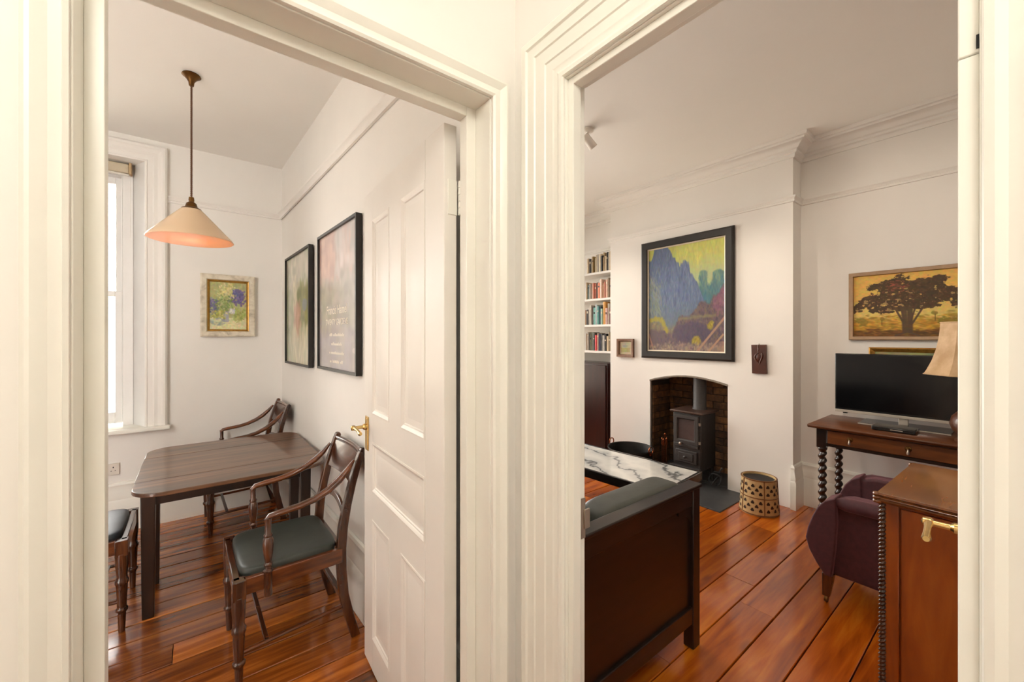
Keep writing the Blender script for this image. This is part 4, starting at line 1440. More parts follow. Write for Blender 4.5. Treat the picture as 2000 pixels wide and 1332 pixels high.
for xx in (-0.19, 0.545):
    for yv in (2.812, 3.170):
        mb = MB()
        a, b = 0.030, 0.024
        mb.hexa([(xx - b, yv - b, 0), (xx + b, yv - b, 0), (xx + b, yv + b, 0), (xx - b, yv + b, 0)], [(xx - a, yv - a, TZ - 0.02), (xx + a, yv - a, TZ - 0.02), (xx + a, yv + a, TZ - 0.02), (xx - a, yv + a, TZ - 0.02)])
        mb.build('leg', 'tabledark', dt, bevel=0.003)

# ------------------------------------------------------------------ dining chairs
def turned_leg(mb, x, y_, ztop, r=0.021):
    mb.lathe([(0.0, 0.0), (r * 0.62, 0.001), (r * 0.75, 0.09), (r * 0.78, 0.095), (r * 1.12, 0.105), (r * 1.12, 0.116), (r * 0.85, 0.122), (r * 1.02, 0.22), (r * 1.05, 0.232), (r * 1.25, 0.240), (r * 1.25, 0.254), (r * 1.05, 0.262),
              (r * 0.98, 0.275), (r * 1.18, 0.33), (r * 1.2, 0.36), (r * 1.2, ztop), (0.0, ztop)], (x, y_, 0), 18)


def make_chair(name, arms, seatmat, label, group=None):
    """faces -x; origin below the seat centre"""
    c = thing(name, (0, 0, 0), label, 'chair', group=group)
    hw = 0.222
    zf = 0.452
    # front legs
    for s_ in (-1, 1):
        mb = MB()
        turned_leg(mb, -0.205, s_ * (hw - 0.0), 0.385)
        mb.box(-0.229, -0.181, s_ * hw - 0.023, s_ * hw + 0.023, 0.375, zf)
        mb.build('leg', 'mahog', c, bevel=0.002)
    # sabre back legs running up into the back posts
    st = [(0.268, 0.0), (0.240, 0.10), (0.213, 0.22), (0.203, 0.34), (0.202, 0.44), (0.210, 0.54), (0.228, 0.64), (0.252, 0.74), (0.280, 0.835), (0.300, 0.888)]
    for s_ in (-1, 1):
        mb = MB()
        n = len(st)
        vs_, fs_ = [], []
        for i, (x, z) in enumerate(st):
            w = 0.021 if z < 0.5 else 0.021 - 0.006 * (z - 0.5) / 0.39
            t = 0.0155
            yc = s_ * (hw - 0.018)
            vs_ += [(x - w, yc - t, z), (x + w, yc - t, z), (x + w, yc + t, z), (x - w, yc + t, z)]
        for i in range(n - 1):
            for k_ in range(4):
                a, b = i * 4 + k_, i * 4 + (k_ + 1) % 4
                fs_.append((a, b, b + 4, a + 4))
        fs_ += [(3, 2, 1, 0), tuple(range(4 * n - 4, 4 * n))]
        mb.add(vs_, fs_)
        mb.lathe([(0.0, -0.017), (0.014, -0.016), (0.016, 0), (0.014, 0.016), (0.0, 0.017)], n=14, T=Matrix.Translation((0.302, s_ * (hw - 0.018), 0.892)) @ Matrix.Rotation(PI / 2, 4, 'X'))
        mb.build('back_post', 'mahog', c, bevel=0.003, smooth=50)
    # seat rails
    for s_ in (-1, 1):
        MB().box(-0.19, 0.20, s_ * hw - 0.012, s_ * hw + 0.012, 0.385, zf).build('seat_rail', 'mahogx', c, bevel=0.003)
    MB().box(-0.225, -0.200, -hw, hw, 0.385, zf).build('seat_rail', 'mahog', c, bevel=0.003)
    MB().box(0.190, 0.214, -hw + 0.02, hw - 0.02, 0.385, zf).build('seat_rail', 'mahog', c, bevel=0.003)
    # drop-in seat
    mb = MB()
    mb.puff((-0.005, 0, 0.450), (0.196, hw - 0.012, 0.032), 0.30, 40)
    mb.build('seat', seatmat, c, smooth=60)
    # tablet top rail (bowed) with a rounded cap and a lower curved rail
    def back_x(z):
        return float(np.interp(z, [p[1] for p in st], [p[0] for p in st]))
    def bowed(z0_, z1_, t, sag, name_, arch_=0.0):
        vs_, fs_ = [], []
        N = 12
        for i in range(N + 1):
            yv = -hw + 0.03 + (2 * hw - 0.06) * i / N
            q = 1 - (yv / (hw - 0.03)) ** 2
            bx = sag * q
            dz = -arch_ * q
            for z, dx in ((z0_, -t), (z1_, -t), (z1_, t), (z0_, t)):
                vs_.append((back_x(z) + dx + bx, yv, z + dz))
        for i in range(N):
            for k_ in range(4):
                a, b = i * 4 + k_, i * 4 + (k_ + 1) % 4
                fs_.append((a, b, b + 4, a + 4))
        fs_ += [(0, 1, 2, 3), tuple(range(4 * N + 3, 4 * N - 1, -1))]
        return MB().add(vs_, fs_).build(name_, 'mahog', c, bevel=0.003, smooth=50)
    tb = bowed(0.735, 0.872, 0.009, 0.018, 'top_rail')
    m2 = MB()
    m2.tube([(back_x(0.880) + 0.018 * (1 - (yv / (hw - 0.03)) ** 2), yv, 0.880) for yv in np.linspace(-hw + 0.02, hw - 0.02, 13)], 0.012, 10)
    m2.build('reeded_cap', 'mahog', tb)
    bowed(0.575, 0.602, 0.007, 0.012, 'lower_rail', -0.045)
    # stretchers
    for s_ in (-1, 1):
        MB().tube([(-0.20, s_ * hw, 0.150), (0.225, s_ * (hw - 0.018), 0.165)], 0.009, 8).build('stretcher', 'mahogx', c)
    MB().box(-0.115, -0.097, -hw, hw, 0.147, 0.163).build('stretcher', 'mahog', c, bevel=0.002)
    MB().box(0.205, 0.225, -hw + 0.02, hw - 0.02, 0.185, 0.208).build('stretcher', 'mahog', c, bevel=0.002)
    if arms:
        for s_ in (-1, 1):
            ya = s_ * (hw + 0.004)
            pts = [(-0.110, ya, 0.668), (-0.095, ya, 0.684), (-0.05, ya, 0.690), (0.02, ya, 0.698), (0.08, ya, 0.712), (0.14, ya - s_ * 0.004, 0.738), (0.19, ya - s_ * 0.010, 0.772), (0.228, ya - s_ * 0.016, 0.808), (0.262, ya - s_ * 0.021, 0.85)]
            arm = MB().tube(pts, [0.012, 0.017, 0.018, 0.018, 0.019, 0.021, 0.022, 0.018, 0.008], 12, flat=0.75).build('arm', 'mahogx', c, smooth=60)
            mb = MB()
            mb.lathe([(0.0, 0.355), (0.016, 0.356), (0.016, 0.452), (0.020, 0.457), (0.020, 0.464), (0.013, 0.470), (0.012, 0.478), (0.017, 0.484), (0.017, 0.490), (0.012, 0.496), (0.018, 0.530), (0.021, 0.565), (0.020, 0.592),
                      (0.014, 0.602), (0.017, 0.606), (0.017, 0.612), (0.012, 0.618), (0.0125, 0.66), (0.014, 0.68), (0.0, 0.684)], (-0.103, ya + s_ * 0.008, 0), 16)
            mb.build('arm_support', 'mahog', arm)
    return c


def copy_tree(o_, parent=None):
    q = o_.copy()
    COL.objects.link(q)
    q.parent = parent
    for ch in list(o_.children):
        copy_tree(ch, q)
    return q


ch1 = make_chair('dining_chair', True, 'seat', 'mahogany armchair with grey-green leather seat in front of the open door', 'chairs at the dining table')
ch2 = copy_tree(ch1)
ch2['label'] = 'mahogany armchair behind the table in the far corner'
bpy.context.view_layer.update()
ch1.location = (0.343, 2.222, 0)
ch1.rotation_euler = (0, 0, math.radians(1.0))
ch2.location = (0.285, 3.868, 0)
ch2.rotation_euler = (0, 0, math.radians(2.0))
ch3 = make_chair('dining_chair', False, 'seatblue', 'dark wooden chair with blue-grey leather seat cut off by the left door post', 'chairs at the dining table')
ch3.location = (-0.488, 2.972, 0)
ch3.rotation_euler = (0, 0, PI)

# ------------------------------------------------------------------ stove and fireside
SX = 3.84
sv = thing('wood_stove', (4.0, 2.09, 0.03), 'dark grey cast-iron wood stove in the fireplace', 'stove')
sy0, sy1 = 1.945, 2.235
MB().box(SX, SX + 0.30, sy0, sy1, 0.14, 0.69).build('body', 'iron', sv, bevel=0.012)
MB().box(SX - 0.02, SX + 0.32, sy0 - 0.025, sy1 + 0.025, 0.69, 0.712).build('top_plate', 'ironbrown', sv, bevel=0.006)
for a in (SX + 0.03, SX + 0.27):
    for b in (sy0 + 0.03, sy1 - 0.03):
        MB().lathe([(0.0, 0.03), (0.022, 0.031), (0.015, 0.06), (0.020, 0.142), (0.0, 0.143)], (a, b, 0), 12).build('leg', 'iron', sv)
dr = MB().sweep([(-sy1 + 0.062, 0.43), (-sy0 - 0.062, 0.43), (-sy0 - 0.062, 0.63), (-sy1 + 0.062, 0.63)][::-1], [(0.0, 0.0), (0.0, 0.012), (0.010, 0.022), (0.040, 0.022), (0.046, 0.012), (0.046, 0.0)],
                lambda u, v, b: (SX - b, -u, v), closed=True).build('door', 'iron', sv, smooth=20)
MB().box(SX - 0.008, SX - 0.002, sy0 + 0.055, sy1 - 0.055, 0.425, 0.635).build('pane', plain('stove_glass', C(70, 62, 62), 0.12, var=0.2, nscale=8, coat=0.5), dr)
MB().lathe([(0.0, 0.0), (0.010, 0.001), (0.010, 0.02), (0.016, 0.026), (0.014, 0.036), (0.0, 0.040)], n=14, T=Matrix.Translation((SX - 0.02, (sy0 + sy1) / 2 + 0.04, 0.392)) @ Matrix.Rotation(-PI / 2, 4, 'Y')).build('knob', 'steel', dr)
MB().box(SX - 0.022, SX, sy0 + 0.02, sy1 - 0.02, 0.355, 0.386).build('door_sill', 'iron', sv, bevel=0.004)
for zc in (0.42, 0.60):
    MB().lathe([(0.0, -0.014), (0.010, -0.013), (0.010, 0.013), (0.0, 0.014)], (SX - 0.012, sy0 + 0.008, zc), 12).build('hinge', 'steel', dr)
ash = MB().box(SX - 0.018, SX, sy0 + 0.035, sy1 - 0.035, 0.20, 0.325).build('ash_door', 'iron', sv, bevel=0.006)
MB().box(SX - 0.026, SX - 0.016, sy0 + 0.07, sy1 - 0.07, 0.225, 0.30).build('ash_panel', 'iron', ash, bevel=0.004)
MB().lathe([(0.0, 0.0), (0.009, 0.001), (0.009, 0.016), (0.014, 0.02), (0.0, 0.03)], n=12, T=Matrix.Translation((SX - 0.026, (sy0 + sy1) / 2, 0.262)) @ Matrix.Rotation(-PI / 2, 4, 'Y')).build('knob', 'iron', ash)
MB().box(SX - 0.05, SX, sy0 - 0.005, sy1 + 0.005, 0.150, 0.168).build('ash_lip', 'iron', sv, bevel=0.004)
MB().lathe([(0.066, 0.705), (0.072, 0.71), (0.066, 0.725), (0.062, 0.73), (0.062, 1.12), (0.0, 1.12)], (4.06, 2.07, 0), 28).build('flue_pipe', 'iron', sv)

# companion set left of the stove
cs = thing('fireside_tool_set', (3.90, 2.36, 0.03), 'brass-knobbed fireside tools on a stand left of the stove', 'fire tools')
MB().lathe([(0.0, 0.03), (0.055, 0.031), (0.052, 0.042), (0.016, 0.052), (0.006, 0.060), (0.006, 0.40), (0.012, 0.41), (0.014, 0.425), (0.0, 0.438)], (3.90, 2.36, 0), 18).build('stand', 'copper', cs)
for dx, dy in ((0.03, 0.0), (-0.03, 0.0), (0.0, 0.035)):
    mb = MB()
    mb.lathe([(0.0, 0.05), (0.004, 0.051), (0.004, 0.30), (0.009, 0.31), (0.010, 0.33), (0.006, 0.35), (0.010, 0.37), (0.0, 0.385)], (3.90 + dx, 2.36 + dy, 0), 10)
    mb.build('tool', 'copper', cs)
MB().puff((3.875, 2.345, 0.09), (0.02, 0.03, 0.04), 0.6, 14).build('brush_head', 'cable', cs)
# black iron tongs heap right of the stove
tg = thing('log_tongs', (3.90, 1.83, 0.03), 'black iron log tongs curled on the hearth right of the stove', 'fire tools')
for k_ in range(2):
    pts = []
    for i in range(15):
        a = -0.6 + i * 0.33
        pts.append((3.88 + 0.03 * k_ + 0.01 * math.sin(3 * a), 1.83 + (0.055 - 0.012 * k_) * math.cos(a), 0.095 + k_ * 0.012 + 0.055 * math.sin(a)))
    MB().tube(pts, 0.008, 8).build('jaw', 'cable', tg)
MB().tube([(3.87, 1.86, 0.04), (3.90, 1.82, 0.11), (3.93, 1.81, 0.17), (3.95, 1.795, 0.20)], [0.007, 0.008, 0.007, 0.010], 8).build('handle', 'cable', tg)

# coal tub
ct = thing('coal_tub', (3.66, 2.62, 0), 'large round dark metal log tub with ring handles beside the fireplace', 'tub')
mb = MB()
mb.lathe([(0.0, 0.010), (0.19, 0.010), (0.205, 0.03), (0.228, 0.255), (0.238, 0.262), (0.236, 0.272), (0.226, 0.268), (0.222, 0.255), (0.200, 0.035), (0.0, 0.03)], (3.66, 2.62, 0), 40)
mb.build('bowl', 'tub', ct)
for s_ in (-1, 1):
    mb = MB()
    yc = 2.62 + s_ * 0.243
    mb.tube([(3.66 + 0.036 * math.cos(a), yc + s_ * 0.004, 0.285 + 0.036 * math.sin(a)) for a in np.linspace(0, 2 * PI, 20, endpoint=False)], 0.006, 8, closed=True)
    mb.box(3.645, 3.675, yc - 0.012, yc + 0.004, 0.235, 0.262)
    mb.build('ring_handle', 'copper', ct)
MB().lathe([(0.0, 0.002), (0.20, 0.002), (0.206, 0.01), (0.206, 0.022), (0.0, 0.022)], (3.66, 2.62, 0), 32).build('base_band', 'copper', ct)

# waste bin
bn = thing('waste_bin', (3.70, 1.385, 0), 'cream leather waste bin with dark clover spots by the hearth', 'bin')
rb = lambda z: 0.142 - 0.016 * (z / 0.285)
mb = MB()
mb.lathe([(rb(0), 0.0), (rb(0) + 0.001, 0.012), (rb(0.285), 0.275), (rb(0.285), 0.285), (rb(0.285) - 0.008, 0.285), (rb(0.285) - 0.009, 0.275), (rb(0) - 0.010, 0.012), (0.0, 0.010)], (3.70, 1.385, 0), 48)
mb.build('body', 'binleather', bn)
MB().lathe([(rb(0.285) - 0.009, 0.270), (0.121, 0.15), (rb(0) - 0.012, 0.016), (0.0, 0.015)], (3.70, 1.385, 0), 40).build('lining', 'bindark', bn)
for zc in (0.010, 0.142, 0.283):
    mb = MB()
    mb.tube([(3.70 + (rb(zc) + 0.001) * math.cos(a), 1.385 + (rb(zc) + 0.001) * math.sin(a), zc) for a in np.linspace(0, 2 * PI, 40, endpoint=False)], 0.0055 if zc != 0.142 else 0.004, 6, closed=True)
    mb.build('rim_binding', 'bintrim', bn)
A0 = math.radians(200)
sp_ = MB()
for k_ in range(5):
    a = A0 + k_ * 2 * PI / 5 + 0.30
    MB().tube([(3.70 + (rb(z) + 0.0015) * math.cos(a), 1.385 + (rb(z) + 0.0015) * math.sin(a), z) for z in (0.008, 0.14, 0.28)], 0.004, 6).build('seam_strap', 'bintrim', bn)
    for q, (da, dz) in enumerate(((0.20, 0.105), (0.20, 0.045), (0.42, 0.075), (0.64, 0.105), (0.64, 0.045), (0.86, 0.075), (1.06, 0.105), (1.06, 0.045))):
        for zz in (dz + 0.002, dz + 0.133):
            aa = a + da
            r_ = rb(zz) + 0.0012
            nrm = Vector((math.cos(aa), math.sin(aa), 0.056)).normalized()
            tan = Vector((-math.sin(aa), math.cos(aa), 0))
            upv = nrm.cross(tan)
            cpt = Vector((3.70 + r_ * math.cos(aa), 1.385 + r_ * math.sin(aa), zz))
            for ox, oz in ((-0.005, -0.003), (0.005, -0.003), (0.0, 0.006)):
                ce = cpt + tan * ox + upv * oz
                sp_.add([tuple(ce + nrm * 0.001 + tan * 0.009 * math.cos(w) + upv * 0.009 * math.sin(w)) for w in np.linspace(0, 2 * PI, 8, endpoint=False)], [tuple(range(8))])
sp_.build('clover_spots', 'binspot', bn, smooth=0)['kind'] = 'stuff'

# ------------------------------------------------------------------ bookshelves in the left alcove
SHX0, SHX1 = 4.02, ALXL
shelf_z = [2.270, 1.935, 1.603, 1.270]
BOOKC = {
    0: [('tan', (150, 110, 70)), ('dark teal', (46, 60, 62)), ('cream', (208, 188, 156)), ('pale grey', (184, 176, 164)), ('black', (40, 36, 36)), ('cream', (212, 194, 164)), ('buff', (190, 166, 130)), ('black', (44, 40, 38)), ('ivory', (218, 206, 180)), ('grey', (170, 160, 148)), ('ivory', (222, 208, 184)), ('stone', (196, 182, 156)), ('olive brown', (130, 104, 52)), ('cream', (214, 200, 170)), ('charcoal', (60, 54, 50)), ('cream', (210, 190, 160))],
    1: [('black and white', (52, 48, 44)), ('lime white', (214, 212, 176)), ('brown', (136, 104, 74)), ('grey brown', (128, 110, 88)), ('pink', (214, 170, 148)), ('rust', (158, 88, 62)), ('beige', (206, 170, 138)), ('pink cream', (220, 190, 170)), ('orange and white', (216, 120, 84)), ('dark green', (72, 76, 66)), ('rust red', (166, 84, 62)), ('terracotta', (184, 104, 76)), ('pale pink', (218, 188, 172)), ('grey', (132, 132, 126)), ('teal grey', (98, 116, 112)), ('cream', (206, 190, 160))],
    2: [('grey lilac', (150, 142, 148)), ('white', (216, 206, 196)), ('maroon', (112, 56, 50)), ('pale grey', (192, 184, 180)), ('pink grey', (196, 162, 156)), ('ochre', (206, 150, 80)), ('mint', (150, 180, 162)), ('dark blue', (56, 70, 92)), ('teal', (98, 160, 158)), ('white and blue', (190, 204, 208)), ('sea green', (110, 168, 158)), ('dark brown', (74, 56, 48)), ('pale grey', (186, 176, 166)), ('grey', (160, 150, 140)), ('charcoal', (70, 64, 60)), ('brown', (110, 84, 64))],
    3: [('orange', (226, 140, 76)), ('peach', (230, 172, 124)), ('green brown', (122, 106, 78)), ('cream', (214, 190, 150)), ('black', (46, 42, 40)), ('white and grey', (190, 186, 180)), ('slate grey', (102, 108, 112)), ('navy', (46, 44, 80)), ('grey tan', (158, 138, 120)), ('bright red', (196, 52, 56)), ('dark grey', (86, 86, 82)), ('grey green', (124, 126, 114)), ('olive', (98, 94, 64)), ('black', (48, 46, 40)), ('grey', (140, 136, 128)), ('brown', (96, 70, 52))],
}
NAMES = ['top shelf', 'second shelf down', 'third shelf down', 'lowest shelf']
ORD = ['nearest', 'second', 'third', 'fourth', 'fifth', 'sixth', 'seventh', 'eighth', 'ninth', 'tenth', 'eleventh', 'twelfth', 'thirteenth', 'fourteenth', 'fifteenth', 'sixteenth']
for si, z in enumerate(shelf_z):
    s_ = MB().box(SHX0, SHX1, CY1 + 0.001, 4.3, z - 0.028, z).build('bookshelf', 'wall', None, bevel=0.002)
    tag(s_, 'white alcove shelf, the ' + NAMES[si] + ' of four', 'shelf', 'alcove bookshelves')
    bt = MB().box(SHX0 + 0.012, SHX1, CY1 + 0.0005, CY1 + 0.020, z - 0.062, z - 0.028).build('shelf_batten', 'wall', s_)
    yv = CY1 + 0.006
    for bi, (cn, col) in enumerate(BOOKC[si]):
        w = random.uniform(0.020, 0.036)
        if cn in ('bright red', 'orange and white', 'ochre'):
            w = 0.040
        hgt = random.uniform(0.185, 0.245) if si != 2 else random.uniform(0.19, 0.27)
        if si == 2 and cn == 'ochre':
            hgt = 0.285
        dep = random.uniform(0.13, 0.17)
        xf = SHX0 + 0.018 + random.uniform(0, 0.015)
        key = 'cover_' + cn.replace(' ', '_')
        if key not in M:
            M[key] = plain(key, C(*col), 0.55, var=0.1, nscale=25)
        mb = MB()
        n = 6
        # rounded spine with cover boards round a block of pages
        pts = [(xf + 0.006 - 0.006 * math.cos(PI * (i / n - 0.5)), yv + w * i / n) for i in range(n + 1)]
        outline = pts + [(xf + dep, yv + w), (xf + dep, yv + w - 0.0025), (xf + 0.010, yv + w - 0.0025), (xf + 0.010, yv + 0.0025), (xf + dep, yv + 0.0025), (xf + dep, yv)]
        mb.prism(outline, pz, z + 0.0005, z + hgt, 0)
        mb.box(xf + 0.010, xf + dep - 0.004, yv + 0.0025, yv + w - 0.0025, z + 0.003, z + hgt - 0.004, 1)
        # title band on the spine
        bandc = 'pages' if (bi + si) % 3 else 'black'
        if bi % 2 == 0:
            zz = z + hgt * random.uniform(0.55, 0.8)
            mb.box(xf - 0.0006, xf + 0.006, yv + w * 0.25, yv + w * 0.75, zz, zz + random.uniform(0.012, 0.03), 2)
        ob = mb.build('book', [key, 'pages', bandc], None, smooth=30)
        tag(ob, '%s book, %s from the chimney breast on the %s' % (cn, ORD[bi] if bi else 'nearest one', NAMES[si]), 'book', 'books in the alcove')
        ob['label'] = '%s book, %s on the %s' % (cn, 'the one touching the chimney breast' if bi == 0 else ORD[bi] + ' from the chimney breast', NAMES[si])
        yv += w + 0.001

# dark cupboard under the shelves
dc = thing('dark_cupboard', (4.14, 3.7, 0), 'tall dark red-brown cupboard under the bookshelves', 'cupboard')
MB().box(4.02, 4.29, 3.215, 4.1, 0.0, 1.118).build('carcass', 'darkred', dc, bevel=0.004)
MB().box(4.005, 4.02, 3.235, 3.65, 0.06, 1.09).build('door', 'darkred', dc, bevel=0.003)
MB().box(4.005, 4.02, 3.655, 4.08, 0.06, 1.09).build('door', 'darkred', dc, bevel=0.003)

# ------------------------------------------------------------------ coffee table
CT = thing('coffee_table', (2.95, 1.485, 0), 'low coffee table with a white marble top in a black frame', 'coffee table', rz=math.radians(4.5))
LZ = 0.45
Tm = WM[CT.name]
# local frame: +y along the length, -x the width
def cbox(x0, x1, y0, y1, z0_, z1_):
    return MB().box(x0, x1, y0, y1, z0_, z1_, T=Tm)


cbox(-0.565, -0.020, 0.02, 1.28, LZ - 0.020, LZ).build('marble_top', 'marble', CT, bevel=0.002)
for a in ((-0.585, -0.563, 0.0, 1.30), (-0.022, 0.0, 0.0, 1.30)):
    cbox(*a, LZ - 0.060, LZ + 0.004).build('frame_rail', 'black', CT, bevel=0.004)
for a in ((-0.563, -0.022, 0.0, 0.022), (-0.563, -0.022, 1.278, 1.30)):
    cbox(*a, LZ - 0.060, LZ + 0.004).build('frame_rail', 'black', CT, bevel=0.004)
for xx in (-0.53, -0.055):
    for yv in (0.055, 1.245):
        lg = MB()
        lg.hexa([Tm @ Vector(q) for q in ((xx - 0.016, yv - 0.016, 0), (xx + 0.016, yv - 0.016, 0), (xx + 0.016, yv + 0.016, 0), (xx - 0.016, yv + 0.016, 0))],
                [Tm @ Vector(q) for q in ((xx - 0.024, yv - 0.024, LZ - 0.02), (xx + 0.024, yv - 0.024, LZ - 0.02), (xx + 0.024, yv + 0.024, LZ - 0.02), (xx - 0.024, yv + 0.024, LZ - 0.02))])
        lg.build('leg', 'black', CT, bevel=0.006)
        # curved knee under the corner
        sg = -1 if yv < 0.5 else 1
        sx = -1 if xx < -0.2 else 1
        kn = MB()
        kn.tube([Tm @ Vector((xx - sx * 0.05, yv - sg * 0.05, LZ - 0.035)), Tm @ Vector((xx + sx * 0.015, yv + sg * 0.015, LZ - 0.040)), Tm @ Vector((xx + sx * 0.012, yv + sg * 0.012, LZ - 0.085))], [0.022, 0.026, 0.020], 12)
        kn.build('knee', 'black', CT)

# ------------------------------------------------------------------ sofa
sf = thing('sofa', (1.35, 1.9, 0), 'dark oak settee with grey leather cushions, its panelled end facing the door', 'sofa')
ye, yo = 0.953, 2.95
for yy_ in (ye, yo - 0.05):
    en = MB().box(1.812, 1.872, yy_, yy_ + 0.05, 0.0, 0.742).build('end_post', 'sofawood', sf, bevel=0.004)
    MB().box(0.835, 0.895, yy_, yy_ + 0.05, 0.0, 0.742).build('end_post', 'sofawood', sf, bevel=0.004)
    MB().box(0.895, 1.812, yy_ + 0.004, yy_ + 0.046, 0.12, 0.198).build('end_rail', 'sofawood', sf, bevel=0.004)
    MB().box(0.895, 1.812, yy_ + 0.004, yy_ + 0.046, 0.665, 0.742).build('end_rail', 'sofawood', sf, bevel=0.004)
    MB().box(0.895, 1.812, yy_ + 0.018, yy_ + 0.032, 0.198, 0.665).build('end_panel', 'sofawood', sf)
    MB().box(0.835, 1.878, yy_ - 0.008, yy_ + 0.058, 0.742, 0.760).build('arm_cap', 'sofawood', sf, bevel=0.005)
    # curved bracket in the upper corner
    br = [(1.812, 0.665), (1.70, 0.665)] + [(1.70 + 0.112 * math.sin(t), 0.645 - 0.08 * (1 - math.cos(t))) for t in np.linspace(0, PI / 2, 8)]
    MB().prism(br, lambda u, v, t: (u, t, v), yy_ + 0.010, yy_ + 0.040).build('corner_bracket', 'sofawood', sf)
MB().box(1.83, 1.862, ye + 0.05, yo - 0.05, 0.20, 0.33).build('front_rail', 'sofawood', sf, bevel=0.004)
MB().box(0.84, 0.87, ye + 0.05, yo - 0.05, 0.20, 0.80).build('back_board', 'sofawood', sf, bevel=0.004)
MB().box(0.87, 1.83, ye + 0.05, yo - 0.05, 0.22, 0.25).build('seat_deck', 'sofawood', sf)
for i in range(2):
    a = ye + 0.06 + i * 0.94
    MB().puff((1.46, a + 0.47, 0.34), (0.40, 0.465, 0.095), 0.3, 36).build('seat_cushion', 'sofadark', sf, smooth=60)
    MB().puff((1.050, a + 0.47, 0.575), (0.175, 0.465, 0.255), 0.28, 36).build('back_cushion', 'sofadark', sf, smooth=60)
MB().puff((1.535, 1.080, 0.585), (0.295, 0.076, 0.185), 0.26, 40).build('arm_cushion', 'sofaleather', sf, smooth=60)

# ------------------------------------------------------------------ side table with television
st_ = thing('side_table', (3.76, 0.5, 0), 'dark oak side table with barley-twist legs under the television', 'table')
SZ = 0.82
sx0, sx1, ty0, ty1 = 3.48, 4.06, 0.02, 0.985
MB().prism([(sx0, SZ - 0.012), (sx0 + 0.012, SZ - 0.024), (sx1, SZ - 0.024), (sx1, SZ), (sx0 + 0.006, SZ), (sx0, SZ - 0.005)], lambda u, v, t: (u, t, v), ty0, ty1).build('table_top', 'tvt', st_, bevel=0.002)
fx = sx0 + 0.055
MB().box(fx + 0.006, fx + 0.024, ty0 + 0.09, ty1 - 0.09, SZ - 0.150, SZ - 0.130).build('apron', 'twist', st_)
MB().box(fx + 0.006, fx + 0.024, ty0 + 0.09, ty1 - 0.09, SZ - 0.036, SZ - 0.024).build('apron', 'twist', st_)
dw = MB().box(fx + 0.0, fx + 0.020, ty0 + 0.105, ty1 - 0.105, SZ - 0.128, SZ - 0.038).build('drawer', wood('drawer_oak', C(70, 36, 14), C(112, 62, 26), C(138, 82, 38), (16, 3, 16), 0.35, 0.3), st_, bevel=0.003)
for yv in (0.755, 0.465):
    hd = MB().lathe([(0.0, 0.0), (0.017, 0.001), (0.016, 0.004), (0.008, 0.006), (0.006, 0.012), (0.0, 0.014)], n=16, T=Matrix.Translation((fx, yv, SZ - 0.078)) @ Matrix.Rotation(-PI / 2, 4, 'Y')).build('drop_handle', 'oldbrass', dw)
    MB().lathe([(0.0, 0.0), (0.004, -0.003), (0.005, -0.014), (0.008, -0.026), (0.006, -0.034), (0.0, -0.037)], (fx - 0.010, yv, SZ - 0.078), 12).build('drop', 'steel', dw)
for yv in (ty0 + 0.07, ty1 - 0.07):
    MB().box(fx + 0.03, sx1 - 0.10, yv - 0.012, yv + 0.012, SZ - 0.150, SZ - 0.024).build('apron', 'twist', st_)
    for xv in (fx + 0.026, sx1 - 0.09):
        lg = MB()
        lg.box(xv - 0.028, xv + 0.028, yv - 0.028, yv + 0.028, SZ - 0.165, SZ - 0.024)
        lg.lathe([(0.028, SZ - 0.165), (0.030, SZ - 0.175), (0.022, SZ - 0.19), (0.020, SZ - 0.20), (0.0, SZ - 0.20)], (xv, yv, 0), 14)
        lg.twist(0.155, SZ - 0.195, 0.027, (xv, yv), 1, 0.42, 9, 110, 14)
        lg.box(xv - 0.027, xv + 0.027, yv - 0.027, yv + 0.027, 0.085, 0.158)
        lg.lathe([(0.0, 0.0), (0.020, 0.001), (0.028, 0.03), (0.024, 0.06), (0.018, 0.085), (0.0, 0.086)], (xv, yv, 0), 14)
        lg.build('leg', 'twist', st_, smooth=35)
    MB().box(fx + 0.05, sx1 - 0.11, yv - 0.014, yv + 0.014, 0.10, 0.14).build('stretcher', 'twist', st_, bevel=0.003)
MB().box(sx1 - 0.10, sx1 - 0.08, ty0 + 0.09, ty1 - 0.09, SZ - 0.150, SZ - 0.024).build('apron', 'twist', st_)
MB().box(sx1 - 0.104, sx1 - 0.076, ty0 + 0.09, ty1 - 0.09, 0.10, 0.14).build('stretcher', 'twist', st_, bevel=0.003)

tv = thing('television', (3.92, 0.53, SZ), 'black flat-screen television with a silver lower edge on the side table', 'television')
TX = 3.90
MB().box(TX, TX + 0.035, 0.13, 0.922, 0.888, 1.322).build('casing', 'black', tv, bevel=0.004)
MB().box(TX - 0.002, TX + 0.001, 0.139, 0.913, 0.908, 1.312).build('screen', 'screen', tv)
MB().box(TX - 0.004, TX + 0.036, 0.13, 0.922, 0.874, 0.894).build('lower_edge', 'tvsilver', tv, bevel=0.002)
MB().box(TX - 0.006, TX + 0.004, 0.845, 0.872, 0.868, 0.876).build('sensor', 'black', tv)
MB().box(TX + 0.008, TX + 0.030, 0.515, 0.565, 0.825, 0.88).build('neck', 'tvsilver', tv, bevel=0.003)
sb = MB().box(TX - 0.13, TX + 0.11, 0.30, 0.76, SZ + 0.001, SZ + 0.011).build('stand_base', 'black', tv, bevel=0.003)
MB().box(TX - 0.1325, TX - 0.130, 0.30, 0.76, SZ + 0.002, SZ + 0.010).build('base_edge', 'tvsilver', sb)
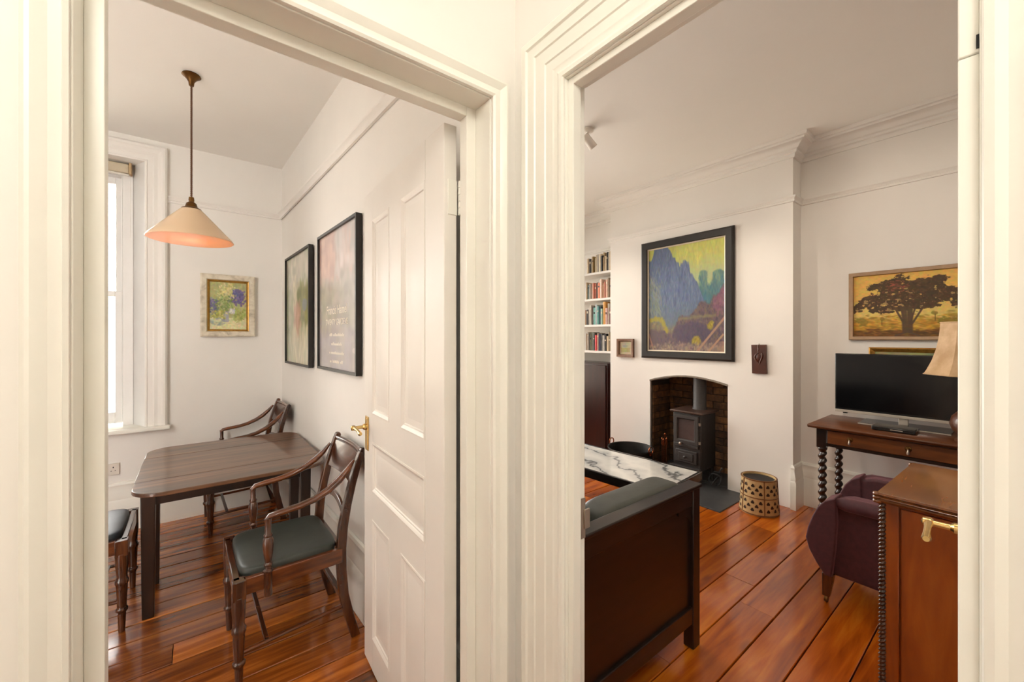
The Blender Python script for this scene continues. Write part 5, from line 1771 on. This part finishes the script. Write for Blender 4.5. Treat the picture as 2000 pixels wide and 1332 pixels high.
# black box in front of the stand
bx = thing('media_box', (3.67, 0.55, SZ), 'slim black media box in front of the television stand', 'media box')
MB().box(3.60, 3.745, 0.44, 0.655, SZ + 0.003, SZ + 0.030).build('casing', 'black', bx, bevel=0.005)
MB().box(3.5985, 3.600, 0.50, 0.56, SZ + 0.014, SZ + 0.019).build('display', 'tvsilver', bx)
for a, b in ((3.62, 0.46), (3.62, 0.635), (3.72, 0.46), (3.72, 0.635)):
    MB().lathe([(0, 0), (0.006, 0.0005), (0.006, 0.004), (0, 0.0045)], (a, b, SZ), 10).build('foot', 'cable', bx)
# table lamp
tl = thing('table_lamp', (3.62, 0.20, SZ), 'table lamp with a bell-shaped parchment shade at the right end of the side table', 'lamp')
LX, LY = 3.62, 0.20
MB().lathe([(0.0, SZ), (0.075, SZ + 0.001), (0.075, SZ + 0.014), (0.045, SZ + 0.024), (0.05, SZ + 0.035), (0.085, SZ + 0.065), (0.098, SZ + 0.105), (0.088, SZ + 0.15), (0.055, SZ + 0.19), (0.028, SZ + 0.22), (0.020, SZ + 0.27), (0.024, SZ + 0.29), (0.012, SZ + 0.30), (0.012, SZ + 0.40), (0.0, SZ + 0.40)], (LX, LY, 0), 32).build('base', M['tvt'], tl)
shd = MB()
N = 8
prof = [(0.215, 1.222), (0.203, 1.245), (0.180, 1.30), (0.160, 1.37), (0.148, 1.44), (0.142, 1.50), (0.140, 1.535)]
vs_, fs_ = [], []
seg = 6
for r, z in prof:
    for k_ in range(N):
        a0, a1 = 2 * PI * (k_ + 0.5) / N, 2 * PI * (k_ + 1.5) / N
        for q in range(seg):
            t = q / seg
            x = (1 - t) * math.cos(a0) + t * math.cos(a1)
            y_ = (1 - t) * math.sin(a0) + t * math.sin(a1)
            vs_.append((LX + r * x, LY + r * y_, z))
n = N * seg
for j in range(len(prof) - 1):
    for k_ in range(n):
        a, b = j * n + k_, j * n + (k_ + 1) % n
        fs_.append((a, b, b + n, a + n))
shd.add(vs_, fs_)
so_ = shd.build('shade', 'shade', tl, smooth=25)
for r, z in (prof[0], prof[-1]):
    ring = [(LX + r * math.cos(2 * PI * (k_ + 0.5) / N), LY + r * math.sin(2 * PI * (k_ + 0.5) / N), z) for k_ in range(N)]
    MB().tube(ring, 0.004, 6, closed=True).build('shade_trim', 'shade', so_)

# ------------------------------------------------------------------ purple armchair
ac = thing('armchair', (3.0, 0.40, 0), 'low purple velvet armchair between the sideboard and the side table', 'armchair')
armp = [(0.685, 0.150), (0.720, 0.20), (0.756, 0.265), (0.772, 0.325), (0.762, 0.385), (0.742, 0.45), (0.715, 0.515), (0.685, 0.555), (0.640, 0.582), (0.58, 0.588), (0.10, 0.60), (0.05, 0.58), (0.03, 0.150)]
sidep = [(0.66, 0.150), (0.66, 0.56), (0.58, 0.585), (0.10, 0.60), (0.05, 0.58), (0.03, 0.150)]
frontp = [(q, w) for q, w in armp if q > 0.62] + [(0.636, 0.575), (0.632, 0.45), (0.640, 0.30), (0.655, 0.150)]
for xa_, xb_, xs0, xs1 in ((2.70, 2.83, 2.738, 2.825), (3.23, 3.36, 3.235, 3.322)):
    MB().prism(sidep, lambda u, v, t: (t, u, v), xs0, xs1).build('arm', 'velvet', ac, bevel=0.014, seg=3, smooth=50)
    MB().prism(frontp, lambda u, v, t: (t, u, v), xa_, xb_).build('arm_front', 'velvet', ac, bevel=0.014, seg=3, smooth=50)
    xc_ = xa_ + 0.035 if xa_ < 3 else xb_ - 0.035
    MB().tube([(xc_, 0.650, 0.550), (xc_, 0.60, 0.553), (xc_, 0.3, 0.56), (xc_, 0.06, 0.56)], [0.020, 0.036, 0.038, 0.038], 16).build('arm_roll', 'velvet', ac, smooth=60)
MB().box(2.81, 3.25, 0.06, 0.70, 0.150, 0.31).build('seat_base', 'velvet', ac, bevel=0.02, seg=3)
MB().puff((3.03, 0.41, 0.37), (0.215, 0.31, 0.085), 0.35, 32).build('seat_cushion', 'velvet', ac, smooth=60)
MB().puff((3.03, 0.08, 0.50), (0.325, 0.10, 0.33), 0.4, 36).build('back', 'velvet', ac, smooth=60)
for xx in (2.74, 3.32):
    for yv in (0.675, 0.05):
        lg = MB()
        a, b = 0.026, 0.016
        lg.hexa([(xx - b - 0.01, yv - b + 0.008, 0.03), (xx + b - 0.01, yv - b + 0.008, 0.03), (xx + b - 0.01, yv + b + 0.008, 0.03), (xx - b - 0.01, yv + b + 0.008, 0.03)], [(xx - a, yv - a, 0.155), (xx + a, yv - a, 0.155), (xx + a, yv + a, 0.155), (xx - a, yv + a, 0.155)])
        lo_ = lg.build('leg', 'mahog', ac, bevel=0.003)
        cs_ = MB()
        cs_.lathe([(0, -0.008), (0.016, -0.007), (0.017, 0), (0.016, 0.007), (0, 0.008)], n=14, T=Matrix.Translation((xx - 0.02, yv + 0.006, 0.0175)) @ Matrix.Rotation(PI / 2, 4, 'X'))
        cs_.build('castor', 'oldbrass', lo_)
# black plug on the skirting behind the table
pg_ = thing('power_plug', (4.10, 0.875, 0.19), 'black power plug at the skirting behind the side table', 'plug')
MB().box(4.072, 4.121, 0.845, 0.905, 0.16, 0.215).build('plug_body', 'cable', pg_, bevel=0.008)
MB().tube([(4.09, 0.85, 0.165), (4.088, 0.845, 0.10), (4.09, 0.86, 0.04), (4.09, 0.90, 0.008)], 0.005, 8).build('cord', 'cable', pg_)

# ------------------------------------------------------------------ sideboard with rope-twist corner
SBX, SBY = 1.836, 0.318
sd = thing('sideboard', (SBX, SBY, 0), 'reddish wooden sideboard with a rope-twist corner at the right door post', 'sideboard', rz=math.radians(-2.0))
Ts = WM[sd.name]
H = 0.92
D_, Wd = 0.53, 0.95


def sbox(x0, x1, y0, y1, a, b):
    return MB().box(x0, x1, y0, y1, a, b, T=Ts)


sbox(0.028, D_, -Wd, -0.028, 0.06, H - 0.03).build('carcass', 'cab', sd)
sbox(0.012, 0.030, -0.052, -0.016, 0.06, H - 0.032).build('corner_stile', 'cab', sd, bevel=0.003)
dr_ = sbox(0.016, 0.032, -0.49, -0.056, 0.08, H - 0.045).build('door', 'cab', sd, bevel=0.003)
sbox(0.016, 0.032, -0.93, -0.494, 0.08, H - 0.045).build('door', 'cab', sd, bevel=0.003)
rp = MB()
rp.twist(0.05, H - 0.035, 0.0115, (0, 0), 2, 0.35, 30, 360, 12)
rp.v = [tuple(Ts @ Vector((v[0] + 0.014, v[1] - 0.010, v[2]))) for v in rp.v]
rp.build('rope_column', 'mahog', sd, smooth=60)
top = MB()
tp = [(0.0, H - 0.034), (-0.006, H - 0.030), (-0.010, H - 0.025), (-0.006, H - 0.020), (-0.012, H - 0.016), (-0.006, H - 0.011), (-0.012, H - 0.006), (-0.008, H - 0.001), (0.0, H), (0.2, H), (0.2, H - 0.034)]
top.prism([(a, b) for a, b in tp[:-2]] + [(D_ + 0.01, H), (D_ + 0.01, H - 0.034)], lambda u, v, t: tuple(Ts @ Vector((u, t, v))), -Wd - 0.01, 0.0)
top.build('top', 'cabtop', sd, smooth=30)
for xx in (0.0, D_):
    kn = MB()
    for q in range(3):
        kn.lathe([(0, 0), (0.011, 0.001), (0.013, 0.006), (0.011, 0.011), (0, 0.012)], n=12, T=Ts @ Matrix.Translation((xx, 0.0, H - 0.036 + q * 0.012)))
    kn.build('corner_reeding', 'cabtop', sd)
for a in ((0.03, -0.06), (0.03, -Wd + 0.04), (D_ - 0.05, -0.06), (D_ - 0.05, -Wd + 0.04)):
    MB().lathe([(0, 0), (0.025, 0.001), (0.032, 0.03), (0.024, 0.062), (0, 0.063)], tuple(Ts @ Vector((a[0], a[1], 0))), 14).build('foot', 'cab', sd)
